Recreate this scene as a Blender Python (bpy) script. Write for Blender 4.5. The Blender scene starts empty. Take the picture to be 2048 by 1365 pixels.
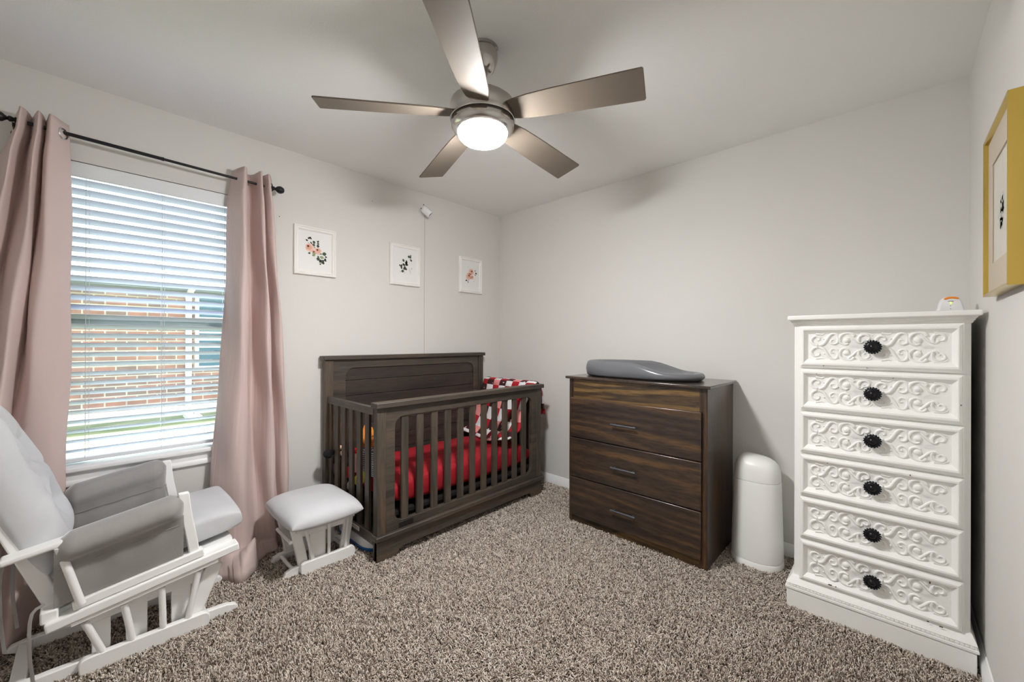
import bpy, bmesh, math, random
import numpy as np
from mathutils import Vector, Matrix
random.seed(7); np.random.seed(7)
PI = math.pi
C = bpy.context.scene.collection
R = math.radians
H = 2.44                      # ceiling height
YS, XW = -3.05, -3.40         # south wall plane, west wall plane (north wall y=0, east wall x=0)

# ------------------------------------------------------------------ mesh builder
class MB:
    def __init__(s): s.v=[]; s.f=[]; s.m=[]; s.uv={}
    def add(s, vs, fs, mat=0):
        o=len(s.v); s.v+= [tuple(p) for p in vs]
        for f in fs: s.f.append(tuple(i+o for i in f)); s.m.append(mat)
        return s
    def box(s, x0,x1,y0,y1,z0,z1, mat=0):
        v=[(x,y,z) for x in (x0,x1) for y in (y0,y1) for z in (z0,z1)]
        return s.add(v,[(0,1,3,2),(4,6,7,5),(0,4,5,1),(2,3,7,6),(0,2,6,4),(1,5,7,3)],mat)
    def bar(s, p0,p1,w,h,side=(0,1,0),mat=0):
        p0,p1=Vector(p0),Vector(p1); d=(p1-p0).normalized(); sd=Vector(side); sd=(sd-d*sd.dot(d)).normalized(); up=d.cross(sd)
        v=[]
        for p in (p0,p1):
            for a,b in ((-1,-1),(1,-1),(1,1),(-1,1)): v.append(p+sd*(a*w/2)+up*(b*h/2))
        return s.add(v,[(3,2,1,0),(4,5,6,7),(0,1,5,4),(1,2,6,5),(2,3,7,6),(3,0,4,7)],mat)
    def tube(s, pts, r, n=8, cap=True, flat=1.0, fdir=None, mat=0):
        pts=[Vector(p) for p in pts]; k=len(pts)
        rr=r if isinstance(r,(list,tuple)) else [r]*k
        prev=None; v=[]
        for i,p in enumerate(pts):
            t=(pts[min(i+1,k-1)]-pts[max(i-1,0)])
            t=t.normalized() if t.length>1e-9 else Vector((0,0,1))
            if fdir is not None: a=Vector(fdir)
            elif prev is None: a=Vector((0,0,1)) if abs(t.z)<.9 else Vector((1,0,0))
            else: a=prev
            a=(a-t*a.dot(t)); a=a.normalized() if a.length>1e-6 else t.orthogonal().normalized()
            prev=a; b=t.cross(a)
            for j in range(n):
                q=2*PI*j/n; v.append(p+a*(math.cos(q)*rr[i]*flat)+b*(math.sin(q)*rr[i]))
        f=[]
        for i in range(k-1):
            for j in range(n):
                f.append((i*n+j,i*n+(j+1)%n,(i+1)*n+(j+1)%n,(i+1)*n+j))
        if cap: f.append(tuple(range(n-1,-1,-1))); f.append(tuple((k-1)*n+j for j in range(n)))
        return s.add(v,f,mat)
    def lathe(s, prof, c=(0,0,0), n=32, ax=(0,0,1), sx=1, sy=1, mat=0):
        z=Vector(ax).normalized(); x=Vector((1,0,0)) if abs(z.x)<.9 else Vector((0,1,0)); x=(x-z*x.dot(z)).normalized(); y=z.cross(x); c=Vector(c)
        v=[]; 
        for r,h in prof:
            for j in range(n):
                q=2*PI*j/n; v.append(c+z*h+x*(r*sx*math.cos(q))+y*(r*sy*math.sin(q)))
        f=[]
        for i in range(len(prof)-1):
            for j in range(n): f.append((i*n+j,i*n+(j+1)%n,(i+1)*n+(j+1)%n,(i+1)*n+j))
        if prof[0][0]>1e-6: f.append(tuple(range(n-1,-1,-1)))
        if prof[-1][0]>1e-6: f.append(tuple((len(prof)-1)*n+j for j in range(n)))
        return s.add(v,f,mat)
    def loft(s, rings, cap=True, mat=0):
        n=len(rings[0]); v=[p for r in rings for p in r]; f=[]
        for i in range(len(rings)-1):
            for j in range(n): f.append((i*n+j,i*n+(j+1)%n,(i+1)*n+(j+1)%n,(i+1)*n+j))
        if cap: f.append(tuple(range(n-1,-1,-1))); f.append(tuple((len(rings)-1)*n+j for j in range(n)))
        return s.add(v,f,mat)
    def prism(s, poly, pl, a, b, mat=0):
        n=len(poly)
        def P(p,d): return {'xz':(p[0],d,p[1]),'yz':(d,p[0],p[1]),'xy':(p[0],p[1],d)}[pl]
        v=[P(p,a) for p in poly]+[P(p,b) for p in poly]
        f=[tuple(range(n)),tuple(range(2*n-1,n-1,-1))]+[(i,i+n,(i+1)%n+n,(i+1)%n) for i in range(n)]
        return s.add(v,f,mat)
    def frame(s, outer, inner, pl, a, b, mat=0):
        n=len(outer)
        def P(p,d): return {'xz':(p[0],d,p[1]),'yz':(d,p[0],p[1]),'xy':(p[0],p[1],d)}[pl]
        v=[P(p,a) for p in outer]+[P(p,a) for p in inner]+[P(p,b) for p in outer]+[P(p,b) for p in inner]
        f=[]
        for i in range(n):
            j=(i+1)%n
            f+= [(i,j,n+j,n+i),(2*n+i,3*n+i,3*n+j,2*n+j),(i,2*n+i,2*n+j,j),(n+i,n+j,3*n+j,3*n+i)]
        return s.add(v,f,mat)
    def grid(s, fn, nu, nv, mat=0, uvs=None, closeu=False):
        o=len(s.v); v=[]
        for j in range(nv):
            for i in range(nu): v.append(fn(i/(nu if closeu else nu-1), j/(nv-1)))
        f=[]
        for j in range(nv-1):
            for i in range(nu if closeu else nu-1):
                i2=(i+1)%nu
                f.append((j*nu+i,j*nu+i2,(j+1)*nu+i2,(j+1)*nu+i))
        s.add(v,f,mat)
        if uvs:
            for j in range(nv):
                for i in range(nu): s.uv[o+j*nu+i]=(i/(nu-1)*uvs[0], j/(nv-1)*uvs[1])
        return s
    def ball(s, c, r, n=16, m=10, sq=(1,1,1), mat=0):
        prof=[(max(1e-7 if False else 0,math.sin(PI*i/m))*1.0, -math.cos(PI*i/m)) for i in range(m+1)]
        v=[]; f=[]
        for a,h in prof:
            for j in range(n):
                q=2*PI*j/n; v.append((c[0]+r*sq[0]*a*math.cos(q), c[1]+r*sq[1]*a*math.sin(q), c[2]+r*sq[2]*h))
        for i in range(m):
            for j in range(n): f.append((i*n+j,i*n+(j+1)%n,(i+1)*n+(j+1)%n,(i+1)*n+j))
        return s.add(v,f,mat)
    def build(s, name, mats, parent=None, loc=None, bevel=0, seg=2, smooth=35, merge=True, solid=0, sub=0, flip=True):
        base=Vector(loc) if loc is not None else Vector((0,0,0))
        off=base+(parent_world(parent) if parent else Vector((0,0,0)))
        me=bpy.data.meshes.new(name)
        me.from_pydata([tuple(Vector(p)-off) for p in s.v],[],s.f)
        if not isinstance(mats,(list,tuple)): mats=[mats]
        for m in mats: me.materials.append(m)
        me.polygons.foreach_set('material_index', s.m)
        if s.uv:
            ul=me.uv_layers.new(name='UVMap')
            for lp in me.loops: ul.data[lp.index].uv=s.uv.get(lp.vertex_index,(0,0))
        bm=bmesh.new(); bm.from_mesh(me)
        if merge: bmesh.ops.remove_doubles(bm, verts=bm.verts, dist=1e-5)
        if flip: bmesh.ops.recalc_face_normals(bm, faces=bm.faces)
        bm.to_mesh(me); bm.free()
        if smooth:
            me.polygons.foreach_set('use_smooth',[True]*len(me.polygons)); me.set_sharp_from_angle(angle=R(smooth))
        me.update()
        o=bpy.data.objects.new(name, me); C.objects.link(o)
        o.location=base
        if parent: o.parent=parent
        if solid: 
            md=o.modifiers.new('solid','SOLIDIFY'); md.thickness=solid; md.offset=0
        if bevel:
            md=o.modifiers.new('bevel','BEVEL'); md.width=bevel; md.segments=seg; md.limit_method='ANGLE'; md.angle_limit=R(40); md.harden_normals=False
        if sub:
            md=o.modifiers.new('sub','SUBSURF'); md.levels=sub; md.render_levels=sub
        return o
def parent_world(p):
    v=Vector((0,0,0))
    while p: v+=p.location; p=p.parent
    return v
def tag(o,label,cat,group=None,kind=None):
    o['label']=label; o['category']=cat
    if group: o['group']=group
    if kind: o['kind']=kind
    return o
def thing(name,loc,label,cat,group=None):
    o=bpy.data.objects.new(name,None); C.objects.link(o); o.location=loc; o.empty_display_size=.05
    return tag(o,label,cat,group)
def struct(o): o['kind']='structure'; return o
def copy_tree(o,parent=None,dz=None):
    c=o.copy(); C.objects.link(c); c.parent=parent
    for ch in list(o.children): copy_tree(ch,c)
    return c
def catmull(pts,n):
    P=[np.array(p,float) for p in pts]; out=[]
    k=len(P)-1
    for i in range(n):
        t=i/(n-1)*k; j=min(int(t),k-1); u=t-j
        a=P[max(j-1,0)]; b=P[j]; c=P[j+1]; d=P[min(j+2,k)]
        out.append(.5*((2*b)+(c-a)*u+(2*a-5*b+4*c-d)*u*u+(3*b-a-3*c+d)*u**3))
    return out
def rrect(x0,x1,z0,z1,r,n=6):
    o=[]
    for cx,cz,a in ((x1-r,z1-r,0),(x0+r,z1-r,90),(x0+r,z0+r,180),(x1-r,z0+r,270)):
        for i in range(n): q=R(a+90*i/(n-1)); o.append((cx+r*math.cos(q),cz+r*math.sin(q)))
    return o
def rect_like(x0,x1,z0,z1,n=6):
    o=[]
    for cx,cz,a in ((x1,z1,0),(x0,z1,1),(x0,z0,2),(x1,z0,3)):
        for i in range(n):
            o.append((cx,cz))
    # spread the points along the edges near corners so faces stay planar and valid
    return o
def sstep(a,b,x):
    t=min(1,max(0,(x-a)/(b-a))); return t*t*(3-2*t)
# ------------------------------------------------------------------ materials
def newmat(name):
    m=bpy.data.materials.new(name); m.use_nodes=True; nt=m.node_tree; b=nt.nodes['Principled BSDF']; return m,nt,b
def srgb(r,g,b):
    f=lambda c:(c/255/12.92 if c/255<=.04045 else ((c/255+.055)/1.055)**2.4); return (f(r),f(g),f(b),1)
def pm(name,col,rough=.5,metal=0,bump=0,bscale=60,var=0,vscale=5,coat=0,sheen=0,spec=.5,detail=4,aniso=0):
    m,nt,b=newmat(name); L=nt.links
    b.inputs['Base Color'].default_value=col; b.inputs['Roughness'].default_value=rough; b.inputs['Metallic'].default_value=metal
    b.inputs['Specular IOR Level'].default_value=spec; b.inputs['Coat Weight'].default_value=coat; b.inputs['Sheen Weight'].default_value=sheen
    if sheen: b.inputs['Sheen Roughness'].default_value=.4
    if aniso: b.inputs['Anisotropic'].default_value=aniso
    tc=nt.nodes.new('ShaderNodeTexCoord')
    n=nt.nodes.new('ShaderNodeTexNoise'); n.inputs['Scale'].default_value=vscale; n.inputs['Detail'].default_value=3
    L.new(tc.outputs['Object'],n.inputs['Vector'])
    hv=nt.nodes.new('ShaderNodeHueSaturation'); hv.inputs['Color'].default_value=col
    mr=nt.nodes.new('ShaderNodeMapRange'); mr.inputs[1].default_value=.25; mr.inputs[2].default_value=.75; mr.inputs[3].default_value=1-max(var,.012); mr.inputs[4].default_value=1+max(var,.012)
    L.new(n.outputs[0],mr.inputs[0]); L.new(mr.outputs[0],hv.inputs['Value']); L.new(hv.outputs[0],b.inputs['Base Color'])
    if bump:
        n2=nt.nodes.new('ShaderNodeTexNoise'); n2.inputs['Scale'].default_value=bscale; n2.inputs['Detail'].default_value=detail
        L.new(tc.outputs['Object'],n2.inputs['Vector'])
        bp=nt.nodes.new('ShaderNodeBump'); bp.inputs['Strength'].default_value=bump; bp.inputs['Distance'].default_value=.01
        L.new(n2.outputs[0],bp.inputs['Height']); L.new(bp.outputs[0],b.inputs['Normal'])
    return m
def ramp(nt,stops,interp='LINEAR'):
    r=nt.nodes.new('ShaderNodeValToRGB'); e=r.color_ramp.elements; r.color_ramp.interpolation=interp
    e[0].position=stops[0][0]; e[0].color=stops[0][1]; e[1].position=stops[-1][0]; e[1].color=stops[-1][1]
    for p,c in stops[1:-1]: x=e.new(p); x.color=c
    return r
def wood(name,stops,axis,rough=.4,coat=0,scale=9,stretch=.09,dist=1.2,bump=.15,fine=.5):
    m,nt,b=newmat(name); L=nt.links
    tc=nt.nodes.new('ShaderNodeTexCoord'); mp=nt.nodes.new('ShaderNodeMapping')
    s=[1,1,1]; s['xyz'.index(axis)]=stretch; mp.inputs['Scale'].default_value=s
    L.new(tc.outputs['Object'],mp.inputs['Vector'])
    n1=nt.nodes.new('ShaderNodeTexNoise'); n1.inputs['Scale'].default_value=scale; n1.inputs['Detail'].default_value=5; n1.inputs['Distortion'].default_value=dist
    n2=nt.nodes.new('ShaderNodeTexNoise'); n2.inputs['Scale'].default_value=scale*14; n2.inputs['Detail'].default_value=3
    L.new(mp.outputs[0],n1.inputs['Vector']); L.new(mp.outputs[0],n2.inputs['Vector'])
    r=ramp(nt,stops); L.new(n1.outputs[0],r.inputs[0])
    mx=nt.nodes.new('ShaderNodeMix'); mx.data_type='RGBA'; mx.blend_type='MULTIPLY'; mx.inputs[0].default_value=fine
    r2=ramp(nt,[(.3,(.35,.35,.35,1)),(.62,(1,1,1,1))]); L.new(n2.outputs[0],r2.inputs[0])
    L.new(r.outputs[0],mx.inputs[6]); L.new(r2.outputs[0],mx.inputs[7]); L.new(mx.outputs[2],b.inputs['Base Color'])
    b.inputs['Roughness'].default_value=rough; b.inputs['Coat Weight'].default_value=coat; b.inputs['Coat Roughness'].default_value=.15
    bp=nt.nodes.new('ShaderNodeBump'); bp.inputs['Strength'].default_value=bump; bp.inputs['Distance'].default_value=.004
    L.new(n2.outputs[0],bp.inputs['Height']); L.new(bp.outputs[0],b.inputs['Normal'])
    return m
def oak(name,stops,axis,bands,scale,dist,rough=.3,coat=.4,stretch=.12,fine=.6):
    # dark-stained oak with cathedral figure; grain runs along axis
    m,nt,b=newmat(name); L=nt.links
    tc=nt.nodes.new('ShaderNodeTexCoord'); mp=nt.nodes.new('ShaderNodeMapping')
    s=[1,1,1]; s['xyz'.index(axis)]=stretch; mp.inputs['Scale'].default_value=s
    L.new(tc.outputs['Object'],mp.inputs['Vector'])
    w=nt.nodes.new('ShaderNodeTexWave'); w.wave_type='BANDS'; w.bands_direction=bands; w.inputs['Scale'].default_value=scale
    w.inputs['Distortion'].default_value=dist; w.inputs['Detail'].default_value=2.5; w.inputs['Detail Scale'].default_value=.9; w.inputs['Detail Roughness'].default_value=.55
    L.new(mp.outputs[0],w.inputs['Vector'])
    n0=nt.nodes.new('ShaderNodeTexNoise'); n0.inputs['Scale'].default_value=7; n0.inputs['Detail'].default_value=5; n0.inputs['Distortion'].default_value=1.6
    L.new(mp.outputs[0],n0.inputs['Vector'])
    mxv=nt.nodes.new('ShaderNodeMath'); mxv.operation='MULTIPLY_ADD'; mxv.inputs[1].default_value=.26; 
    mul=nt.nodes.new('ShaderNodeMath'); mul.operation='MULTIPLY'; mul.inputs[1].default_value=.80
    L.new(n0.outputs[0],mul.inputs[0]); L.new(w.outputs['Fac'],mxv.inputs[0]); L.new(mul.outputs[0],mxv.inputs[2])
    r=ramp(nt,stops); L.new(mxv.outputs[0],r.inputs[0])
    n2=nt.nodes.new('ShaderNodeTexNoise'); n2.inputs['Scale'].default_value=110; n2.inputs['Detail'].default_value=3
    L.new(mp.outputs[0],n2.inputs['Vector'])
    r2=ramp(nt,[(.35,(.3,.3,.3,1)),(.6,(1,1,1,1))]); L.new(n2.outputs[0],r2.inputs[0])
    mx=nt.nodes.new('ShaderNodeMix'); mx.data_type='RGBA'; mx.blend_type='MULTIPLY'; mx.inputs[0].default_value=fine
    L.new(r.outputs[0],mx.inputs[6]); L.new(r2.outputs[0],mx.inputs[7]); L.new(mx.outputs[2],b.inputs['Base Color'])
    b.inputs['Roughness'].default_value=rough; b.inputs['Coat Weight'].default_value=coat; b.inputs['Coat Roughness'].default_value=.2
    bp=nt.nodes.new('ShaderNodeBump'); bp.inputs['Strength'].default_value=.2; bp.inputs['Distance'].default_value=.003
    L.new(n2.outputs[0],bp.inputs['Height']); L.new(bp.outputs[0],b.inputs['Normal'])
    return m
def emis(name,col,st):
    m,nt,b=newmat(name); b.inputs['Base Color'].default_value=col; b.inputs['Emission Color'].default_value=col; b.inputs['Emission Strength'].default_value=st
    return m

M={}
M['wall']=pm('wall_paint',srgb(219,217,213),.75,bump=.05,bscale=170,var=.012,vscale=2)
M['ceil']=pm('ceiling_paint',srgb(240,240,238),.85,bump=.08,bscale=120,var=.01,vscale=2)
M['trim']=pm('trim_white',srgb(245,245,245),.35)
M['vinyl']=pm('window_vinyl',srgb(150,164,160),.4)  # white vinyl; its backlit shade is put into this grey-green colour
M['blind']=pm('blind_white',srgb(232,235,238),.4); M['slat']=pm('blind_slat',srgb(204,208,228),.45)
M['cord']=pm('cord_white',srgb(205,208,210),.7)
M['cordb']=pm('cord_beige',srgb(196,188,180),.7)
M['crib_x']=wood('crib_wood_x',[(.3,srgb(52,46,41)),(.5,srgb(78,70,62)),(.62,srgb(90,78,66)),(.78,srgb(112,86,64))],'x',.5)
M['crib_y']=wood('crib_wood_y',[(.3,srgb(56,52,48)),(.5,srgb(82,77,72)),(.78,srgb(112,98,84))],'y',.45)
M['crib_z']=wood('crib_wood_z',[(.3,srgb(56,50,44)),(.5,srgb(82,73,64)),(.64,srgb(94,80,66)),(.8,srgb(120,90,62))],'z',.5)
M['crib_p']=wood('crib_panel_wood',[(.3,srgb(46,39,36)),(.5,srgb(64,55,50)),(.8,srgb(76,64,56))],'x',.5,bump=.1)
M['black']=pm('black_plastic',srgb(18,17,17),.45)
M['oak_draw']=oak('drawer_oak',[(.2,srgb(34,27,24)),(.45,srgb(58,46,39)),(.6,srgb(66,52,42)),(.8,srgb(100,74,48))],'y','Z',4.5,16,.33,.35)
M['oak_apron']=oak('apron_oak',[(.3,srgb(44,34,26)),(.44,srgb(84,66,44)),(.52,srgb(58,44,32)),(.6,srgb(108,84,52)),(.8,srgb(136,104,60))],'y','Z',5.5,15,.33,.4,fine=.5)
M['oak_v']=oak('case_oak',[(.25,srgb(34,26,21)),(.5,srgb(66,50,38)),(.8,srgb(98,70,42))],'z','Y',9,5,.3,.4)
M['oak_top']=oak('top_oak',[(.25,srgb(30,25,23)),(.5,srgb(54,45,40)),(.8,srgb(80,62,48))],'y','X',8,5,.25,.6)
M['handle']=pm('handle_grey',srgb(112,118,126),.3,metal=.8)
M['foam']=pm('changing_pad_grey',srgb(106,108,112),.24,spec=.6)
M['pail']=pm('pail_white',srgb(242,242,240),.32)
M['chest']=pm('chest_white_paint',srgb(247,247,244),.42,bump=.04,bscale=90,var=.015,vscale=9)
M['knob']=pm('knob_black',srgb(22,22,26),.28,metal=.4)
M['knob2']=pm('knob_rim_black',srgb(34,36,42),.25,metal=.5)
M['chip']=pm('paint_chip',srgb(84,72,62),.7)
M['cushion']=pm('velvet_grey',srgb(203,204,207),.85,bump=.12,bscale=25,var=.06,vscale=6,sheen=.35)
M['armfab']=pm('velvet_grey_shaded',srgb(152,149,146),.85,bump=.14,bscale=22,var=.10,vscale=7,sheen=.8)  # same velvet as the cushions, with the arms' shade put into the colour
M['glider']=pm('glider_white',srgb(247,247,246),.35)
M['tie']=pm('tie_fabric',srgb(150,146,142),.9)
M['curtain']=pm('curtain_blush',srgb(220,200,195),.7,bump=.06,bscale=300,var=.02,vscale=4,sheen=.25)
m=M['curtain']; nt=m.node_tree; bs=nt.nodes['Principled BSDF']; tr=nt.nodes.new('ShaderNodeBsdfTranslucent'); tr.inputs[0].default_value=srgb(214,150,134); mx=nt.nodes.new('ShaderNodeMixShader'); mx.inputs[0].default_value=.16; nt.links.new(bs.outputs[0],mx.inputs[1]); nt.links.new(tr.outputs[0],mx.inputs[2]); nt.links.new(mx.outputs[0],nt.nodes['Material Output'].inputs[0])
M['metal_blk']=pm('rod_black',srgb(26,27,30),.4,metal=.3)
M['chrome']=pm('ring_metal',srgb(200,200,200),.22,metal=1)
M['nickel']=pm('brushed_nickel',srgb(186,182,178),.2,metal=1)
M['nick_dk']=pm('nickel_groove',srgb(90,84,80),.4,metal=.9)
M['blade']=pm('fan_blade',srgb(112,102,91),.6,var=.05,vscale=4,spec=.3)
M['globe']=emis('lamp_globe',(1,.988,.982,1),196)
M['red']=pm('sheet_red',srgb(158,10,28),.8,bump=.15,bscale=14,var=.05,vscale=5)
M['dark']=pm('mattress_support_black',srgb(20,19,20),.8)
M['frame_w']=pm('frame_white',srgb(238,236,232),.4)
M['paper']=pm('print_paper',srgb(232,232,230),.6)
M['leaf']=pm('paint_leaf',srgb(72,84,66),.8); M['leafd']=pm('paint_leaf_dark',srgb(52,58,54),.8); M['leafl']=pm('paint_leaf_pale',srgb(150,164,120),.8)
M['petal']=pm('paint_petal',srgb(234,196,182),.8,var=.08,vscale=60); M['petal2']=pm('paint_petal_mid',srgb(224,172,150),.8,var=.1,vscale=80); M['heart']=pm('paint_heart',srgb(92,56,46),.8); M['grey_s']=pm('paint_smudge',srgb(196,200,200),.8)
M['gold']=pm('frame_gold',srgb(208,178,92),.2,metal=1,bump=.1,bscale=14)
M['mat_b']=pm('mat_beige',srgb(196,184,166),.8)
M['art']=pm('art_paper',srgb(206,202,190),.8,var=.06,vscale=6)
M['cam_w']=pm('camera_white',srgb(232,232,234),.35)
M['orange']=pm('orange',srgb(236,138,30),.7); M['led']=emis('led_green',(.55,1,.1,1),.7)
M['oplush']=pm('plush_orange',srgb(224,134,48),.95,bump=.4,bscale=120); M['bplush']=pm('plush_black',srgb(22,20,22),.95,bump=.3,bscale=120)
M['cream']=pm('plush_cream',srgb(244,206,176),.9); M['yplush']=pm('plush_yellow',srgb(226,222,96),.9); M['rplush']=pm('plush_red',srgb(226,24,30),.8); M['lilac']=pm('plush_lilac',srgb(214,160,206),.9); M['wplush']=pm('plush_white',srgb(238,240,242),.9)
M['pinkp']=pm('plush_pink',srgb(232,186,182),.9,var=.12,vscale=60)
M['tubw']=pm('tub_white',srgb(232,234,236),.4); M['tubb']=pm('tub_blue',srgb(40,100,164),.4); M['tubg']=pm('tub_green',srgb(96,150,70),.4)
M['card']=pm('label_card',srgb(206,196,184),.7)
M['bluegrey']=pm('bundle_grey',srgb(150,160,172),.9)
M['concrete']=pm('concrete',srgb(214,214,210),.9,var=.05); M['soffit']=pm('soffit_white',srgb(236,236,232),.6); M['shingle']=pm('shingle',srgb(168,166,164),.9,var=.15,vscale=12)
M['eave_grey']=pm('eave_strip_grey',srgb(120,124,130),.7)
M['teal']=pm('dark_window_glass',srgb(62,96,112),.15)
m,nt,b=newmat('striped_knit'); w=nt.nodes.new('ShaderNodeTexWave'); w.bands_direction='Z'; w.inputs['Scale'].default_value=28; w.inputs['Distortion'].default_value=1.5; tc=nt.nodes.new('ShaderNodeTexCoord'); nt.links.new(tc.outputs['Object'],w.inputs['Vector']); r=ramp(nt,[(.45,srgb(90,98,110)),(.55,srgb(220,222,226))]); nt.links.new(w.outputs['Fac'],r.inputs[0]); nt.links.new(r.outputs[0],b.inputs['Base Color']); b.inputs['Roughness'].default_value=.9; M['stripe']=m
# window pane: thin clear glass
m,nt,b=newmat('window_glass'); nt.nodes.remove(b); o=nt.nodes['Material Output']; t=nt.nodes.new('ShaderNodeBsdfTransparent'); t.inputs[0].default_value=(.93,.97,.97,1); g=nt.nodes.new('ShaderNodeBsdfGlossy'); g.inputs['Roughness'].default_value=.02; mx=nt.nodes.new('ShaderNodeMixShader'); mx.inputs[0].default_value=.05; nt.links.new(t.outputs[0],mx.inputs[1]); nt.links.new(g.outputs[0],mx.inputs[2]); nt.links.new(mx.outputs[0],o.inputs[0]); M['glass']=m
# brick
m,nt,b=newmat('neighbour_brick'); L=nt.links; tc=nt.nodes.new('ShaderNodeTexCoord'); sp=nt.nodes.new('ShaderNodeSeparateXYZ'); cb=nt.nodes.new('ShaderNodeCombineXYZ'); L.new(tc.outputs['Object'],sp.inputs[0]); L.new(sp.outputs[0],cb.inputs[0]); L.new(sp.outputs[2],cb.inputs[1])
bt=nt.nodes.new('ShaderNodeTexBrick'); bt.inputs['Scale'].default_value=1; bt.inputs['Brick Width'].default_value=.27; bt.inputs['Row Height'].default_value=.088; bt.inputs['Mortar Size'].default_value=.011; bt.inputs['Mortar'].default_value=srgb(190,182,172); bt.inputs['Color1'].default_value=srgb(168,122,108); bt.inputs['Color2'].default_value=srgb(124,112,108); bt.inputs['Bias'].default_value=-.1
L.new(cb.outputs[0],bt.inputs['Vector']); n=nt.nodes.new('ShaderNodeTexNoise'); n.inputs['Scale'].default_value=3.2; L.new(cb.outputs[0],n.inputs['Vector']); r=ramp(nt,[(.35,(.75,.72,.72,1)),(.65,(1.0,.98,.96,1))]); L.new(n.outputs[0],r.inputs[0]); mx=nt.nodes.new('ShaderNodeMix'); mx.data_type='RGBA'; mx.blend_type='MULTIPLY'; mx.inputs[0].default_value=1; L.new(bt.outputs[0],mx.inputs[6]); L.new(r.outputs[0],mx.inputs[7]); L.new(mx.outputs[2],b.inputs['Base Color']); b.inputs['Roughness'].default_value=.9; M['brick']=m
# grass
m,nt,b=newmat('lawn_grass'); L=nt.links; tc=nt.nodes.new('ShaderNodeTexCoord'); n=nt.nodes.new('ShaderNodeTexNoise'); n.inputs['Scale'].default_value=2.2; n.inputs['Detail'].default_value=8; mp=nt.nodes.new('ShaderNodeMapping'); mp.inputs['Scale'].default_value=(1,2.5,1); L.new(tc.outputs['Object'],mp.inputs[0]); L.new(mp.outputs[0],n.inputs['Vector']); r=ramp(nt,[(.3,srgb(92,106,68)),(.5,srgb(116,124,88)),(.7,srgb(140,142,112))]); L.new(n.outputs[0],r.inputs[0]); L.new(r.outputs[0],b.inputs['Base Color']); b.inputs['Roughness'].default_value=.95; M['grass']=m
# carpet
m,nt,b=newmat('carpet_tuft'); L=nt.links; ge=nt.nodes.new('ShaderNodeNewGeometry'); r=ramp(nt,[(0,srgb(96,80,67)),(.16,srgb(152,133,117)),(.5,srgb(212,196,180)),(.8,srgb(232,220,206)),(1,srgb(246,238,228))]); L.new(ge.outputs['Random Per Island'],r.inputs[0]); L.new(r.outputs[0],b.inputs['Base Color']); b.inputs['Roughness'].default_value=.9; b.inputs['Sheen Weight'].default_value=.2; M['tuft']=m
M['carpet']=pm('carpet_backing',srgb(120,102,90),.95,bump=.5,bscale=160,var=.2,vscale=120)
# quilt: patchwork by UV cell
m,nt,b=newmat('patchwork_quilt'); L=nt.links; uv=nt.nodes.new('ShaderNodeTexCoord'); fl=nt.nodes.new('ShaderNodeVectorMath'); fl.operation='FLOOR'; L.new(uv.outputs['UV'],fl.inputs[0]); ad=nt.nodes.new('ShaderNodeVectorMath'); ad.operation='ADD'; ad.inputs[1].default_value=(.37,.71,0); L.new(fl.outputs[0],ad.inputs[0]); dt=nt.nodes.new('ShaderNodeVectorMath'); dt.operation='DOT_PRODUCT'; dt.inputs[1].default_value=(1,3,0); L.new(fl.outputs[0],dt.inputs[0]); md=nt.nodes.new('ShaderNodeMath'); md.operation='MODULO'; md.inputs[1].default_value=7; L.new(dt.outputs['Value'],md.inputs[0]); dv=nt.nodes.new('ShaderNodeMath'); dv.operation='MULTIPLY_ADD'; dv.inputs[1].default_value=1/7; dv.inputs[2].default_value=.05; L.new(md.outputs[0],dv.inputs[0])
K=[srgb(232,232,234),srgb(58,24,30),srgb(230,146,142),srgb(58,24,30),srgb(164,18,32),srgb(224,224,228),srgb(166,20,34)]
r=ramp(nt,[(k/7 if k else 0,c) for k,c in enumerate(K)],'CONSTANT'); L.new(dv.outputs[0],r.inputs[0])
vo=nt.nodes.new('ShaderNodeTexVoronoi'); vo.inputs['Scale'].default_value=2.0; L.new(uv.outputs['UV'],vo.inputs['Vector']); fr=ramp(nt,[(.2,(1,1,1,1)),(.27,(0,0,0,1))]); L.new(vo.outputs['Distance'],fr.inputs[0])
# flowers only where the patch is dark maroon (luminance low)
bw=nt.nodes.new('ShaderNodeSeparateColor'); L.new(r.outputs[0],bw.inputs[0]); lt=nt.nodes.new('ShaderNodeMath'); lt.operation='LESS_THAN'; lt.inputs[1].default_value=.06; L.new(bw.outputs[0],lt.inputs[0]); mu=nt.nodes.new('ShaderNodeMath'); mu.operation='MULTIPLY'; L.new(lt.outputs[0],mu.inputs[0]); L.new(fr.outputs[0],mu.inputs[1])
mx=nt.nodes.new('ShaderNodeMix'); mx.data_type='RGBA'; L.new(mu.outputs[0],mx.inputs[0]); L.new(r.outputs[0],mx.inputs[6]); fc=ramp(nt,[(0,srgb(240,225,222)),(.6,srgb(226,150,150))]); L.new(vo.outputs['Color'],fc.inputs[0]); L.new(fc.outputs[0],mx.inputs[7]); L.new(mx.outputs[2],b.inputs['Base Color']); b.inputs['Roughness'].default_value=.9; M['quilt']=m

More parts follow.
